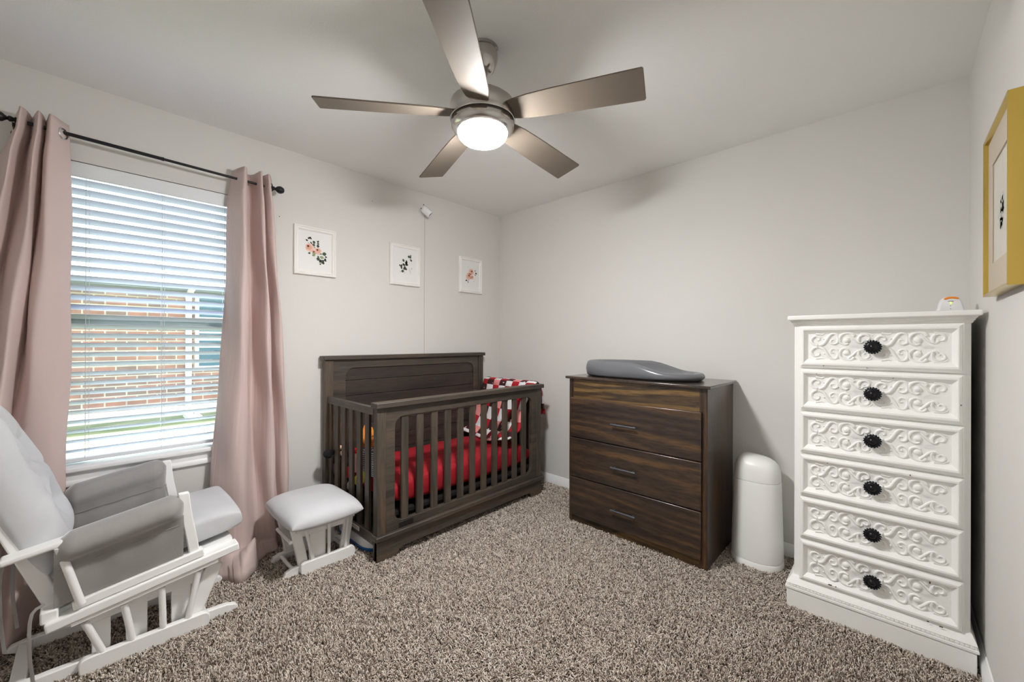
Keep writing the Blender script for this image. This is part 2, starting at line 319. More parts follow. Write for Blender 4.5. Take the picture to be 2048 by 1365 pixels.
# ------------------------------------------------------------------ room shell
WX0,WX1,WZ0,WZ1=-2.94,-2.03,.60,2.072      # window opening
T=.14
b=MB(); b.box(XW,WX0,0,T,-.05,H); b.box(WX1,.15,0,T,-.05,H); b.box(WX0,WX1,0,T,-.05,WZ0); b.box(WX0,WX1,0,T,WZ1,H)
struct(b.build('wall_north',M['wall'],smooth=0))
b=MB(); b.box(0,T,YS-.14,0,-.05,H); struct(b.build('wall_east',M['wall'],smooth=0))
b=MB(); b.box(XW,0,YS-.14,YS,-.05,H); struct(b.build('wall_south',M['wall'],smooth=0))
b=MB(); b.box(XW-.14,XW,YS-.14,.14,-.05,H); struct(b.build('wall_west',M['wall'],smooth=0))
b=MB(); b.box(XW-.14,T,YS-.14,T,H,H+.12); struct(b.build('ceiling',M['ceil'],smooth=0))
b=MB(); b.box(XW,0,YS,0,-.06,-.013); struct(b.build('floor',M['carpet'],smooth=0))
# baseboards
def baseprof(d): return [(0,0),(d,0),(d,.055),(d*.75,.06),(d*.75,.066),(d*.55,.072),(d*.3,.083),(0,.085)]
def bb(name,p): 
    b=MB()
    if p=='n': b.prism([(-y,z-.01) for y,z in baseprof(.014)],'yz',XW,0)
    if p=='s': b.prism([(YS+y,z-.01) for y,z in baseprof(.014)],'yz',XW,0)
    if p=='e': b.prism([(-y,z-.01) for y,z in baseprof(.014)],'xz',YS,0)
    if p=='w': b.prism([(XW+y,z-.01) for y,z in baseprof(.014)],'xz',YS,0)
    return struct(b.build(name,M['trim']))
bb('baseboard_north','n'); bb('baseboard_south','s'); bb('baseboard_east','e'); bb('baseboard_west','w')
# window frame, panes, sill, apron
b=MB(); b.frame([(WX0,WZ0),(WX1,WZ0),(WX1,WZ1),(WX0,WZ1)],[(WX0+.04,WZ0+.05),(WX1-.04,WZ0+.05),(WX1-.04,WZ1-.04),(WX0+.04,WZ1-.04)],'xz',.085,.135)
win=struct(b.build('window_1',M['vinyl'],bevel=.003))
b=MB(); b.box(WX0+.04,WX1-.04,.08,.128,1.30,1.345); b.box(WX0+.04,WX1-.04,.075,.1,1.318,1.33); b.build('meeting_rail',M['vinyl'],win,bevel=.003)
for z0,z1,y in ((WZ0+.05,1.30,.10),(1.345,WZ1-.04,.118)):
    b=MB(); b.box(WX0+.04,WX1-.04,y,y+.004,z0,z1); b.build('pane',M['glass'],win,smooth=0)
b=MB(); b.box(WX0-.07,WX1+.07,-.035,.0,.602,.628); b.box(WX0,WX1,0,.085,.602,.628); struct(b.build('trim_1',M['trim'],bevel=.008,seg=3))
b=MB(); b.prism([(-.001,.602),(-.012,.602),(-.012,.565),(-.016,.56),(-.020,.548),(-.018,.538),(-.001,.535)],'yz',WX0-.045,WX1+.045); struct(b.build('trim_2',M['trim']))

# ------------------------------------------------------------------ window blind
bl=thing('window_blind',(-2.485,.04,.64),'white slatted blind half tilted open across the window','blind')
b=MB(); b.box(WX0+.006,WX1-.006,.004,.018,2.0,2.07); b.build('valance',M['blind'],bl,bevel=.004)
b=MB(); b.box(WX0+.01,WX1-.01,.022,.072,2.015,2.068); b.build('headrail',M['blind'],bl)
b=MB(); b.box(WX0+.012,WX1-.012,.02,.07,.64,.658); b.build('bottom_rail',M['blind'],bl,bevel=.004)
tilt=R(24); nsl=29; z_lo,z_hi=.69,1.985
first=None
for i in range(nsl):
    z=z_lo+(z_hi-z_lo)*i/(nsl-1)
    if first is None:
        b=MB(); b.box(WX0+.012,WX1-.012,-.025,.025,-.0015,.0015)
        first=b.build('slat',M['slat'],bl,loc=None,bevel=.001,seg=1)
        first.data.transform(Matrix.Translation(parent_world(bl)))
        sl=first
    else:
        sl=first.copy(); C.objects.link(sl)
    sl.parent=bl; sl.location=Vector((-2.485,.046,z))-Vector(bl.location); sl.rotation_euler=(-tilt,0,0)
first.data.transform(Matrix.Translation((2.485,0,0)))
for x in (-2.774,-2.495,-2.22):
    b=MB(); 
    for y in (.021,.071): b.tube([(x,y,.645),(x,y,2.02)],.0011,5)
    b.tube([(x+.012,.046,.655),(x+.012,.046,2.02)],.0009,5)
    b.build('ladder_cord',M['cord'],bl)

# ------------------------------------------------------------------ outside
GZ=-.2
b=MB(); b.box(-12,9,.14,7.0,GZ-.1,GZ); tag(b.build('lawn',M['grass'],smooth=0),'green grass lawn outside the window between the two houses','lawn',kind='stuff')
nh=thing('neighbor_house',(-1.5,7.2,GZ),'red brick house seen through the blind beyond the lawn','house')
HX0,HX1=-11,9
b=MB(); b.box(HX0,HX1,7.0,7.3,-.02,2.1); b.build('brick_wall',M['brick'],nh,smooth=0)
b=MB(); b.box(HX0,HX1,6.985,7.3,GZ,-.02); b.build('foundation',M['concrete'],nh,smooth=0)
b=MB(); b.box(HX0,HX1,6.98,7.0,2.1,2.2); b.build('eave_strip',M['eave_grey'],nh,smooth=0)  # grey strip between the brick top and the soffit
b=MB(); b.box(HX0,HX1,6.45,7.3,2.2,2.22); b.build('soffit',M['soffit'],nh,smooth=0)
b=MB(); b.box(HX0,HX1,6.40,6.45,2.18,2.36); b.build('gutter',M['soffit'],nh,bevel=.01)
b=MB(); b.prism([(6.42,2.34),(10.5,4.4),(10.5,2.3)],'yz',HX0,HX1); b.build('roof',M['shingle'],nh,smooth=0)
b=MB(); b.tube([(-1.46,6.95,GZ+.05),(-1.46,6.95,2.05),(-1.46,6.45,2.2)],.05,4,flat=1); 
b=MB(); b.box(-1.505,-1.415,6.92,6.985,GZ+.08,2.1); b.bar((-1.46,6.95,2.08),(-1.46,6.46,2.2),.085,.06,side=(1,0,0)); b.bar((-1.46,6.95,GZ+.12),(-1.46,6.72,GZ+.05),.085,.06,side=(1,0,0)); b.build('downspout',M['soffit'],nh,bevel=.006)
wf=MB().frame([(-1.36,.66),(.1,.66),(.1,2.12),(-1.36,2.12)],[(-1.30,.72),(.04,.72),(.04,2.06),(-1.30,2.06)],'xz',6.96,7.0).build('window_frame',M['soffit'],nh)
MB().box(-1.30,.04,6.99,6.999,.72,2.06).build('pane',M['teal'],wf,smooth=0)
b=MB(); 
for k in range(9): b.box(-1.30,.04,6.985,6.989,.80+.14*k,.835+.14*k)
b.build('shade_slats',M['soffit'],wf,smooth=0)
b=MB(); b.prism([(-1.56,GZ),(-1.36,GZ),(-1.36,GZ+.07),(-1.40,GZ+.07),(-1.40,GZ+.035),(-1.52,GZ+.035),(-1.52,GZ+.07),(-1.56,GZ+.07)],'xz',6.2,6.8)
tag(b.build('splash_block',M['concrete'],loc=(-1.46,6.5,GZ),smooth=0),'pale splash block on the grass under the white downspout','splash block')

# ------------------------------------------------------------------ curtains and rod
def rodz(x): return 2.154-.019*(x+2.653)
rd=thing('curtain_rod',(-2.5,-.09,2.15),'black metal curtain rod with round finials above the window','curtain rod')
b=MB(); b.tube([(-2.99,-.09,rodz(-2.99)),(-2.5,-.09,rodz(-2.5))],.0085,12); b.tube([(-2.5,-.09,rodz(-2.5)),(-2.01,-.09,rodz(-2.01))],.0070,12); b.tube([(-2.51,-.09,rodz(-2.5)),(-2.5,-.09,rodz(-2.5))],.0095,12); b.build('pole',M['metal_blk'],rd)
fprof=[(0,0),(.011,0),(.012,.006),(.008,.010),(.011,.016),(.012,.022),(.007,.027),(.010,.032),(.018,.040),(.022,.052),(.021,.062),(.014,.074),(0,.080)]
for x,d in ((-2.975,-1),(-2.018,1)):
    MB().lathe(fprof,(x,-.09,rodz(x)),16,(d,0,0)).build('finial',M['metal_blk'],rd)
for x in (-2.985,-2.03):
    b=MB(); b.tube([(x,-.003,rodz(x)-.03),(x,-.05,rodz(x)-.03),(x,-.085,rodz(x)-.025),(x,-.09,rodz(x)-.012)],.005,8); b.lathe([(.016,0),(.016,.004),(.006,.006)],(x,-.0002,rodz(x)-.03),16,(0,-1,0)); b.build('bracket',M['metal_blk'],rd)

def curtain(levels,n,nv,wob=.004):
    # levels: list of (z, plan points); returns a grid function
    zs=[l[0] for l in levels]; P=[catmull(l[1],n) for l in levels]
    def fn(u,v):
        z=zs[0]+(zs[-1]-zs[0])*v
        k=0
        while k<len(zs)-2 and z<zs[k+1]: k+=1
        t=(z-zs[k])/(zs[k+1]-zs[k]); i=min(n-1,round(u*(n-1)))
        a=P[max(k-1,0)][i]; p=P[k][i]; q=P[k+1][i]; d=P[min(k+2,len(P)-1)][i]
        m0=(q-a)*.5 if k>0 else (q-p); m1=(d-p)*.5 if k<len(P)-2 else (q-p)
        r=(2*t**3-3*t*t+1)*p+(t**3-2*t*t+t)*m0+(-2*t**3+3*t*t)*q+(t**3-t*t)*m1
        w=wob*math.sin(9*z+u*23)*min(1,(2.2-z)*2)
        return (r[0]+w, r[1]+w*.7, z)
    return fn
cl=thing('curtain',(-2.95,-.09,0),'blush pink grommet curtain on the left of the window behind the glider','curtain','blush curtains')
topL=[(-2.985,-.02),(-2.972,-.09),(-2.962,-.145),(-2.945,-.10),(-2.937,-.045),(-2.925,-.10),(-2.912,-.15),(-2.902,-.10),(-2.897,-.045),(-2.888,-.105),(-2.878,-.15),(-2.850,-.10),(-2.828,-.065)]
l2L=[(-3.02,-.02),(-3.0,-.09),(-2.985,-.15),(-2.968,-.10),(-2.955,-.045),(-2.942,-.10),(-2.925,-.155),(-2.912,-.11),(-2.905,-.06),(-2.898,-.12),(-2.882,-.15),(-2.85,-.11),(-2.822,-.065)]
midL=[(-3.17,-.02),(-3.13,-.08),(-3.09,-.15),(-3.06,-.10),(-3.04,-.06),(-3.01,-.11),(-2.98,-.17),(-2.955,-.13),(-2.945,-.075),(-2.935,-.13),(-2.91,-.165),(-2.86,-.13),(-2.818,-.085)]
lowL=[(-3.30,-.03),(-3.26,-.12),(-3.2,-.24),(-3.16,-.16),(-3.13,-.09),(-3.09,-.17),(-3.05,-.24),(-3.03,-.14),(-3.01,-.07),(-2.99,-.09),(-2.96,-.11),(-2.89,-.10),(-2.835,-.06)]
botL=[(-3.34,-.05),(-3.30,-.22),(-3.24,-.36),(-3.19,-.26),(-3.15,-.16),(-3.11,-.30),(-3.06,-.42),(-3.03,-.34),(-3.01,-.26),(-3.0,-.28),(-2.975,-.30),(-2.93,-.18),(-2.87,-.08)]
b=MB(); b.grid(curtain([(2.205,topL),(2.05,l2L),(1.35,midL),(.55,lowL),(.0,botL)],97,48),97,48)
b.build('cloth',M['curtain'],cl,solid=.0025,smooth=60)
ring=lambda c,nrm: MB().lathe([(.0195,-.006),(.0195,.006),(.022,.0085),(.026,.006),(.027,0),(.026,-.006),(.022,-.0085),(.0195,-.006)],c,28,nrm)
ring((-2.848,-.098,2.149),(.86,-.54,0)).build('grommet',M['chrome'],cl)
cr=thing('curtain',(-2.1,-.09,0),'blush pink grommet curtain right of the window, hem pooled on carpet','curtain','blush curtains')
topR=[(-2.195,-.03),(-2.188,-.055),(-2.178,-.10),(-2.160,-.15),(-2.143,-.12),(-2.132,-.05),(-2.11,-.035),(-2.092,-.07),(-2.083,-.14),(-2.072,-.14),(-2.064,-.08),(-2.058,-.045),(-2.045,-.10),(-2.033,-.13),(-2.0,-.055)]
l2R=[(-2.215,-.025),(-2.205,-.05),(-2.188,-.10),(-2.165,-.15),(-2.142,-.125),(-2.128,-.06),(-2.108,-.04),(-2.088,-.07),(-2.076,-.14),(-2.062,-.14),(-2.056,-.08),(-2.05,-.05),(-2.035,-.11),(-2.015,-.13),(-1.99,-.05)]
midR=[(-2.235,-.03),(-2.225,-.06),(-2.205,-.12),(-2.175,-.175),(-2.14,-.15),(-2.118,-.07),(-2.098,-.045),(-2.078,-.09),(-2.055,-.17),(-2.035,-.16),(-2.025,-.08),(-2.012,-.05),(-1.995,-.12),(-1.97,-.14),(-1.945,-.04)]
lowR=[(-2.29,-.045),(-2.282,-.07),(-2.262,-.11),(-2.215,-.17),(-2.16,-.18),(-2.125,-.11),(-2.10,-.075),(-2.07,-.10),(-2.04,-.165),(-2.01,-.17),(-1.995,-.10),(-1.98,-.06),(-1.955,-.11),(-1.925,-.12),(-1.90,-.03)]
botR=[(-2.30,-.06),(-2.295,-.10),(-2.275,-.15),(-2.23,-.20),(-2.17,-.21),(-2.12,-.17),(-2.09,-.13),(-2.06,-.14),(-2.03,-.165),(-2.0,-.16),(-1.985,-.11),(-1.97,-.08),(-1.95,-.11),(-1.92,-.12),(-1.90,-.04)]
fnR=curtain([(2.205,topR),(2.05,l2R),(1.35,midR),(.5,lowR),(.06,botR)],113,44)
def fnR2(u,v):
    if v<=.84: return fnR(u,v/.84)
    x,y,z=fnR(u,1); s=(v-.84)/.16
    g=math.exp(-((u-.26)/.22)**2); rip=math.sin(u*34+s*5)
    fwd=s*(.025+.17*g+.02*rip*g)
    zz=.06*max(0,1-s)**1.5+(.085*g+.012)*max(0,math.sin(PI*s))**.8*(1+.25*rip)+.004
    return (x-.05*s*g+.10*s*s*g*(u-.1)+.01*math.sin(u*41)*s*g, y-fwd, max(.003,zz))
b=MB(); b.grid(fnR2,145,72); b.build('cloth',M['curtain'],cr,solid=.0025,smooth=60)
ring((-2.018,-.097,2.142),(.8,-.6,0)).build('grommet',M['chrome'],cr)

# ------------------------------------------------------------------ wall pictures
def leaf(b,cx,cz,l,w,a,y,mat,n=9):
    a=R(a); pts=[]
    for i in range(n): t=i/(n-1); pts.append((t*l,w*math.sin(PI*t)**.8))
    for i in range(n-2,0,-1): t=i/(n-1); pts.append((t*l,-w*math.sin(PI*t)**.8))
    v=[(cx+px*math.cos(a)-pz*math.sin(a),y,cz+px*math.sin(a)+pz*math.cos(a)) for px,pz in pts]
    b.add(v,[tuple(range(len(v)))],mat)
def disc(b,cx,cz,r,y,mat,wob=.07,n=18,sx=1):
    v=[(cx+sx*r*(1+wob*math.sin(5*2*PI*i/n+cx*99))*math.cos(2*PI*i/n),y,cz+r*(1+wob*math.sin(5*2*PI*i/n+cx*99))*math.sin(2*PI*i/n)) for i in range(n)]
    b.add(v,[tuple(range(n))],mat)
MOT=[M['leaf'],M['leafd'],M['leafl'],M['petal'],M['petal2'],M['heart'],M['grey_s']]
def motif(b,k,cx,cz,y):
    if k==0:
        rows=[(-.062,.072,.016,.005,-30,1),(-.045,.09,.014,.005,-75,1),(-.040,.080,.016,.006,50,1),(-.026,.076,.012,.004,110,1),(-.05,.055,.012,.003,-30,6),(-.034,.062,.02,.004,-50,1),
          (-.004,.052,.02,.008,120,0),(-.002,.04,.018,.008,160,0),(.012,.062,.016,.006,60,0),(.01,.058,.014,.006,-20,0),(.018,.03,.018,.008,100,1),(.0,.028,.013,.006,180,2),
          (-.03,-.012,.016,.006,200,0),(.0,-.016,.022,.007,215,0),(.004,-.012,.04,.004,5,0),(.044,-.01,.026,.011,15,0),(.012,-.026,.012,.004,-30,1),(.026,-.03,.028,.009,-8,2),(.06,-.024,.015,.005,-10,1),
          (.02,-.032,.024,.010,-100,0),(.04,-.05,.018,.010,-40,0),(.036,-.046,.022,.008,-110,1),(.046,-.06,.018,.007,-60,0),(.055,-.046,.018,.005,-25,1),(.062,-.034,.016,.006,-80,1),(.032,-.066,.016,.005,-20,2),(.03,-.072,.012,.004,-80,1)]
        for x,z,l,w,a,m_ in rows: leaf(b,cx+x*1.0,cz+z*1.0,l*1.1,w*1.1,a,y,m_)
        disc(b,cx-.036,cz+.022,.028,y-.0002,3); disc(b,cx-.04,cz+.024,.018,y-.0004,4); disc(b,cx-.046,cz+.03,.007,y-.0006,5)
        disc(b,cx+.016,cz+.008,.022,y-.0002,3); disc(b,cx+.018,cz+.008,.014,y-.0004,4); disc(b,cx+.012,cz+.014,.006,y-.0006,5)
        disc(b,cx-.008,cz-.006,.014,y-.0003,4); disc(b,cx-.01,cz-.002,.005,y-.0006,5); leaf(b,cx-.014,cz-.004,.03,.009,-75,y-.0005,2)
    if k==1:
        rows=[(-.022,.052,.026,.009,-65,0),(.032,.066,.022,.010,75,0),(.046,.082,.014,.007,40,0),(.052,.064,.018,.007,100,1),(.044,.05,.016,.008,20,2),(.056,.056,.016,.008,-80,0),(.008,.046,.03,.008,-70,0),(.0,.03,.024,.009,-40,0),(.014,.034,.026,.009,-110,1),(.012,.016,.02,.008,-50,0),(-.01,.012,.018,.01,-80,0),(-.004,.006,.022,.010,180,0),(.006,-.002,.02,.010,60,0),(-.03,.006,.03,.009,-110,1),(-.038,-.012,.022,.008,-70,0),(-.05,.004,.016,.005,-90,1),(-.014,-.012,.022,.009,-20,0),(.004,-.018,.022,.009,-70,0),(.002,-.034,.022,.010,150,0),(-.01,-.046,.026,.011,195,0),(-.006,-.05,.02,.003,-80,6),(.038,-.02,.05,.003,-70,6),(.06,-.03,.02,.005,80,6),(-.05,-.06,.016,.004,30,6)]
        for x,z,l,w,a,m_ in rows: leaf(b,cx+x*.95,cz+z*.95,l,w,a,y,m_)
    if k==2:
        rows=[(.05,.044,.014,.005,60,1),(.056,.036,.024,.006,-50,1),(.064,.022,.014,.006,70,1),(.04,.02,.014,.003,0,6),(.05,.014,.016,.004,-20,1),(-.052,-.03,.014,.004,20,1),(-.05,-.042,.016,.006,-120,1),(-.05,-.042,.016,.006,-50,1),(-.03,-.052,.018,.005,-90,1),(-.026,-.036,.014,.005,-80,2),(-.04,.07,.012,.003,40,6),(.03,-.05,.02,.003,0,6)]
        for x,z,l,w,a,m_ in rows: leaf(b,cx+x,cz+z,l,w,a,y,m_)
        for x,z,r_ in ((.008,.034,.03),(-.024,-.008,.032),(.018,-.014,.019)):
            disc(b,cx+x,cz+z,r_,y-.0002,3); disc(b,cx+x,cz+z,r_*.68,y-.0004,4); disc(b,cx+x+r_*.15,cz+z+r_*.2,r_*.26,y-.0006,5)
def picture(cx,cz,k,label,group):
    W,Hh=.134,.160; root=thing('framed_print',(cx,-.001,cz),label,'picture',group)
    b=MB(); prof=[(0,-.001),(0,-.014),(.004,-.019),(.009,-.019),(.013,-.014),(.017,-.0165),(.023,-.0165),(.027,-.011),(.031,-.008),(.031,-.001)]
    rings=[[(cx-W+i,y,cz-Hh+i),(cx+W-i,y,cz-Hh+i),(cx+W-i,y,cz+Hh-i),(cx-W+i,y,cz+Hh-i)] for i,y in prof]
    b.loft(rings,cap=False); b.build('frame',M['frame_w'],root,smooth=0)
    b=MB(); b.box(cx-W+.028,cx+W-.028,-.007,-.002,cz-Hh+.028,cz+Hh-.028); pp=b.build('print',M['paper'],root,smooth=0)
    b=MB(); motif(b,k,cx,cz,-.0075); b.build('painted_flowers' if k!=1 else 'painted_leaves',MOT,pp,smooth=0,flip=False,merge=False)
g='white framed botanical prints'
picture(-1.725,1.817,0,'white framed print with two pink flowers and trailing leaves, nearest the curtain',g)
picture(-1.047,1.820,1,'white framed print with only green leaves, left of the hanging cord',g)
picture(-.371,1.821,2,'white framed print with three peach flowers, closest to the room corner',g)
# gold frame on the south wall
gx0,gx1,gz0,gz1=-1.09,-.69,1.378,1.893; yf=YS+.032
gr=thing('gold_picture_frame',((gx0+gx1)/2,YS,gz0),'gold metal picture frame with beige mat on the right wall','picture')
b=MB(); rings=[]
for i,y in ((0,YS+.001),(0,yf),(.006,yf),(.009,yf-.003),(.012,yf-.012),(.012,YS+.001)):
    rings.append([(gx0+i,y,gz0+i),(gx1-i,y,gz0+i),(gx1-i,y,gz1-i),(gx0+i,y,gz1-i)])
b.loft(rings,cap=False); b.build('frame',M['gold'],gr,smooth=0)
b=MB(); b.frame([(gx0+.011,gz0+.011),(gx1-.011,gz0+.011),(gx1-.011,gz1-.011),(gx0+.011,gz1-.011)],[(gx0+.08,gz0+.10),(gx1-.08,gz0+.10),(gx1-.08,gz1-.10),(gx0+.08,gz1-.10)],'xz',YS+.018,YS+.021); b.build('mat',M['mat_b'],gr,smooth=0)
b=MB(); b.box(gx0+.07,gx1-.07,YS+.01,YS+.0175,gz0+.09,gz1-.09); ap=b.build('print',M['art'],gr,smooth=0)
b=MB()
for k in range(9): 
    q=random.random; v=[(-.88+.09*(q()-.5)+.0,0,1.62+.1*(q()-.5))]
    disc(b,v[0][0],v[0][2],.012+.014*q(),YS+.0178,0,.3)
b.build('painted_smudge',pm('smudge_grey',srgb(190,192,184),.8),ap,smooth=0,merge=False)

# ------------------------------------------------------------------ security camera + nail holes
sc=thing('security_camera',(-.868,0,2.27),'white capsule security camera high on the wall with cord hanging down','camera')
b=MB(); b.lathe([(.0,.0),(.022,0),(.022,.012),(.012,.016),(.010,.03),(0,.03)],(-.895,0,2.285),20,(0,-1,0)); b.build('mount',M['cam_w'],sc)
ax=Vector((.55,-.45,-.62)).normalized(); c0=Vector((-.915,-.048,2.297))
b=MB(); b.lathe([(0,-.004),(.016,0),(.026,.008),(.029,.018),(.029,.075),(.027,.082),(.024,.084),(.023,.078),(0,.078)],c0,28,ax); b.build('body',M['cam_w'],sc)
b=MB(); b.lathe([(0,.081),(.012,.08),(.019,.077)],c0,20,ax); b.build('lens',M['black'],sc)
b=MB(); b.lathe([(.0045,-.001),(.0045,.002),(0,.002)],c0+Vector((-.022,-.012,-.012)),12,Vector((-.7,-.6,-.2))); b.build('button',M['black'],sc)
b=MB(); pts=[(-.868,-.012,2.262),(-.866,-.006,2.22)]+[(-.862+.004*math.sin(z*3),-.004,z) for z in np.linspace(2.1,.3,14)]; b.tube(pts,.0018,6); b.build('power_cord',M['cordb'],sc)
for x,z,r_,nm,lab in ((-.872,2.345,.005,'wall_anchor','dark screw hole in the wall just above the security camera'),(-1.94,2.005,.003,'nail_hole','tiny nail hole in the wall right of the curtain rod end'),(-1.32,2.42-.16,.003,'nail_hole','tiny nail hole near the ceiling left of the security camera')):
    tag(MB().lathe([(r_,0),(r_,.0015),(0,.0018)],(x,0,z),10,(0,-1,0)).build(nm,M['chip'],loc=(x,0,z)),lab,'nail hole')

# ------------------------------------------------------------------ crib
crx0,crx1=-1.67,-.255
cb=thing('crib',(-.96,-.39,-.01),'dark brown slatted baby crib with tall panelled headboard in the room corner','crib')
Z0=-.01
for x in ((-1.684,-1.632),(-.328,-.276)):
    MB().box(x[0],x[1],-.078,-.028,Z0,1.094).build('post',M['crib_z'],cb,bevel=.003)
MB().box(-1.70,-.262,-.092,-.014,1.094,1.122).build('headboard_cap',M['crib_x'],cb,bevel=.004)
def frame_open(b,x0,x1,z0,z1,ix0,ix1,iz0,iz1,r,pl,a,bb_):
    n=6; inner=rrect(ix0,ix1,iz0,iz1,r,n); outer=[]
    for (ix,iz),(cx,cz,k) in zip(inner,[(x1,z1,0)]*n+[(x0,z1,1)]*n+[(x0,z0,2)]*n+[(x1,z0,3)]*n):
        outer.append((cx,cz))
    # avoid collapsed outer edges: project inner points outwards for all but the middle corner point
    o2=[]
    for i,(p,c) in enumerate(zip(inner,outer)):
        j=i%n; q=i//n
        if j<n//2: o2.append((c[0],p[1]) if q in (0,2) else (p[0],c[1]))
        else: o2.append((p[0],c[1]) if q in (0,2) else (c[0],p[1]))
        if j==n//2 : o2[-1]=c
    b.frame(o2,inner,pl,a,bb_); return b
b=MB(); frame_open(b,-1.632,-.328,.13,1.094,-1.545,-.385,.24,1.035,.06,'xz',-.068,-.046); b.build('headboard_frame',M['crib_x'],cb,bevel=.002)
b=MB()
for k in range(8):
    z0=.2+.107*k; b.box(-1.58,-.36,-.058,-.04,z0+.001,z0+.1055)
b.build('headboard_panel',M['crib_p'],cb,bevel=.002,seg=1)
# side ends
for sx,x0,x1 in ((0,-1.672,-1.642),(1,-.290,-.262)):
    xs=(x0,x1)
    MB().box(xs[0],xs[1],-.702,-.078,.808,.852).build('side_rail',M['crib_y'],cb,bevel=.003)
    MB().box(xs[0],xs[1],-.702,-.078,.085,.145).build('side_rail',M['crib_y'],cb,bevel=.003)
    for k in range(6):
        y=-.098-.1035*k; xm=(x0+x1)/2
        MB().box(xm-.008,xm+.008,y-.025,y+.025,.145,.808).build('slat',M['crib_z'],cb,bevel=.002)
# front
for x in ((-1.67,-1.615),(-.308,-.253)):
    MB().box(x[0],x[1],-.745,-.702,Z0,.85).build('post',M['crib_z'],cb,bevel=.003)
b=MB(); frame_open(b,-1.615,-.308,.145,.85,-1.558,-.362,.19,.79,.055,'xz',-.742,-.714); b.build('front_frame',M['crib_x'],cb,bevel=.002)
MB().box(-1.682,-.238,-.764,-.692,.85,.881).build('front_cap',M['crib_x'],cb,bevel=.004)
for k in range(11):
    x=-1.489+.1042*k; MB().box(x-.0235,x+.0235,-.736,-.720,.188,.792).build('slat',M['crib_z'],cb,bevel=.002)
MB().box(-1.684,-.238,-.766,-.70,.116,.145).build('base_moulding',M['crib_x'],cb,bevel=.006,seg=3)
b=MB(); b.prism([(-1.67,Z0),(-1.56,Z0),(-1.545,.008),(-1.53,.03),(-1.505,.042),(-.415,.042),(-.392,.036),(-.378,.02),(-.37,Z0),(-.253,Z0),(-.253,.116),(-1.67,.116)],'xz',-.748,-.716); b.build('base_apron',M['crib_x'],cb,bevel=.002)
MB().box(-1.532,-1.436,-.7445,-.742,.150,.180).build('name_plate',M['black'],cb,bevel=.001,seg=1)
MB().box(-1.675,-1.672,-.54,-.39,.112,.136).build('care_label',M['card'],cb)
b=MB(); b.box(-1.63,-.30,-.70,-.09,.205,.225)
for k in range(5): b.box(-1.63,-.30,-.69+.14*k,-.66+.14*k,.18,.205)
b.build('mattress_support',M['dark'],cb)
# mattress with fitted red sheet
def pillow(b,o,ax,ay,az,sx,sy,st,sb,nu=30,nv=30,c=.3,e=.35,top=None,bot=None,mat=0):
    o,ax,ay,az=Vector(o),Vector(ax),Vector(ay),Vector(az)
    def pt(u,v,side):
        u=math.sin(PI/2*(2*u-1)); v=math.sin(PI/2*(2*v-1))
        px=u*math.sqrt(1-c*v*v/2); py=v*math.sqrt(1-c*u*u/2)
        p=(max(0,1-abs(u)**4)**e)*(max(0,1-abs(v)**4)**e)
        h=(st*p+(top(px,py,p) if top else 0)) if side>0 else (-sb*p+(bot(px,py,p) if bot else 0))
        return o+ax*(px*sx)+ay*(py*sy)+az*h
    b.grid(lambda u,v:pt(u,v,1),nu,nv,mat); b.grid(lambda u,v:pt(1-u,v,-1),nu,nv,mat); return b
X_,Y_,Z_=(1,0,0),(0,1,0),(0,0,1)
b=MB(); pillow(b,(-.93,-.39,.325),X_,Y_,Z_,.605,.300,.098,.095,60,34,c=.02,e=.22,top=lambda x,y,p:.003*math.sin(x*17+y*6)*p,bot=None)
tag(b.build('crib_mattress',M['red'],loc=(-.93,-.39,.23),smooth=70),'crib mattress in a dark red fitted sheet','mattress')
# quilt over the right end rail
qn=8
def quilt(u,v):
    # u along rail (y), v across: inside hem -> over rail -> outside hem
    y=-.70+.60*u
    path=[(-.57,.458),(-.535,.472),(-.46,.52),(-.395,.62),(-.345,.74),(-.318,.84),(-.295,.885),(-.268,.892),(-.243,.872),(-.232,.80),(-.228,.72),(-.232,.665)]
    k=len(path)-1; t=v*k; j=min(int(t),k-1); f=t-j
    x=path[j][0]*(1-f)+path[j+1][0]*f; z=path[j][1]*(1-f)+path[j+1][1]*f
    puff=.010*abs(math.sin(PI*u*qn))**.5*abs(math.sin(PI*v*13))**.5
    wob=.012*math.sin(u*8+v*5)
    s=max(0,1-v*1.9)
    x-= s*(.05*math.sin(u*5+.4))+ (puff if v<.55 else -puff)*.8 +wob*s; z+=puff*.6+ (.03*math.sin(u*4.2+2.1)*s)
    y+= -.03*(1-v)*math.sin(PI*u)*.3 + (.02*math.sin(z*20))*(1 if u<.06 or u>.94 else 0)
    o_=sstep(.70,.95,v)*(1-u)**2; x+=.05*o_; y-=.03*o_
    return (x,y,z)
b=MB(); b.grid(quilt,85,91,uvs=(qn,13)); qt=tag(b.build('quilt',M['quilt'],loc=(-.3,-.4,.86),solid=.012,smooth=70,flip=False),'red, pink and maroon patchwork quilt draped over the right end of crib','quilt')
b=MB()
def ruff(u,v): 
    x,y,z=quilt(u,1.0); return (x+.010*math.sin(u*60)+.010,y,z-.045*v+.004*math.sin(u*60))
b.grid(ruff,120,4)
b.build('ruffle',M['red'],qt,solid=.004)
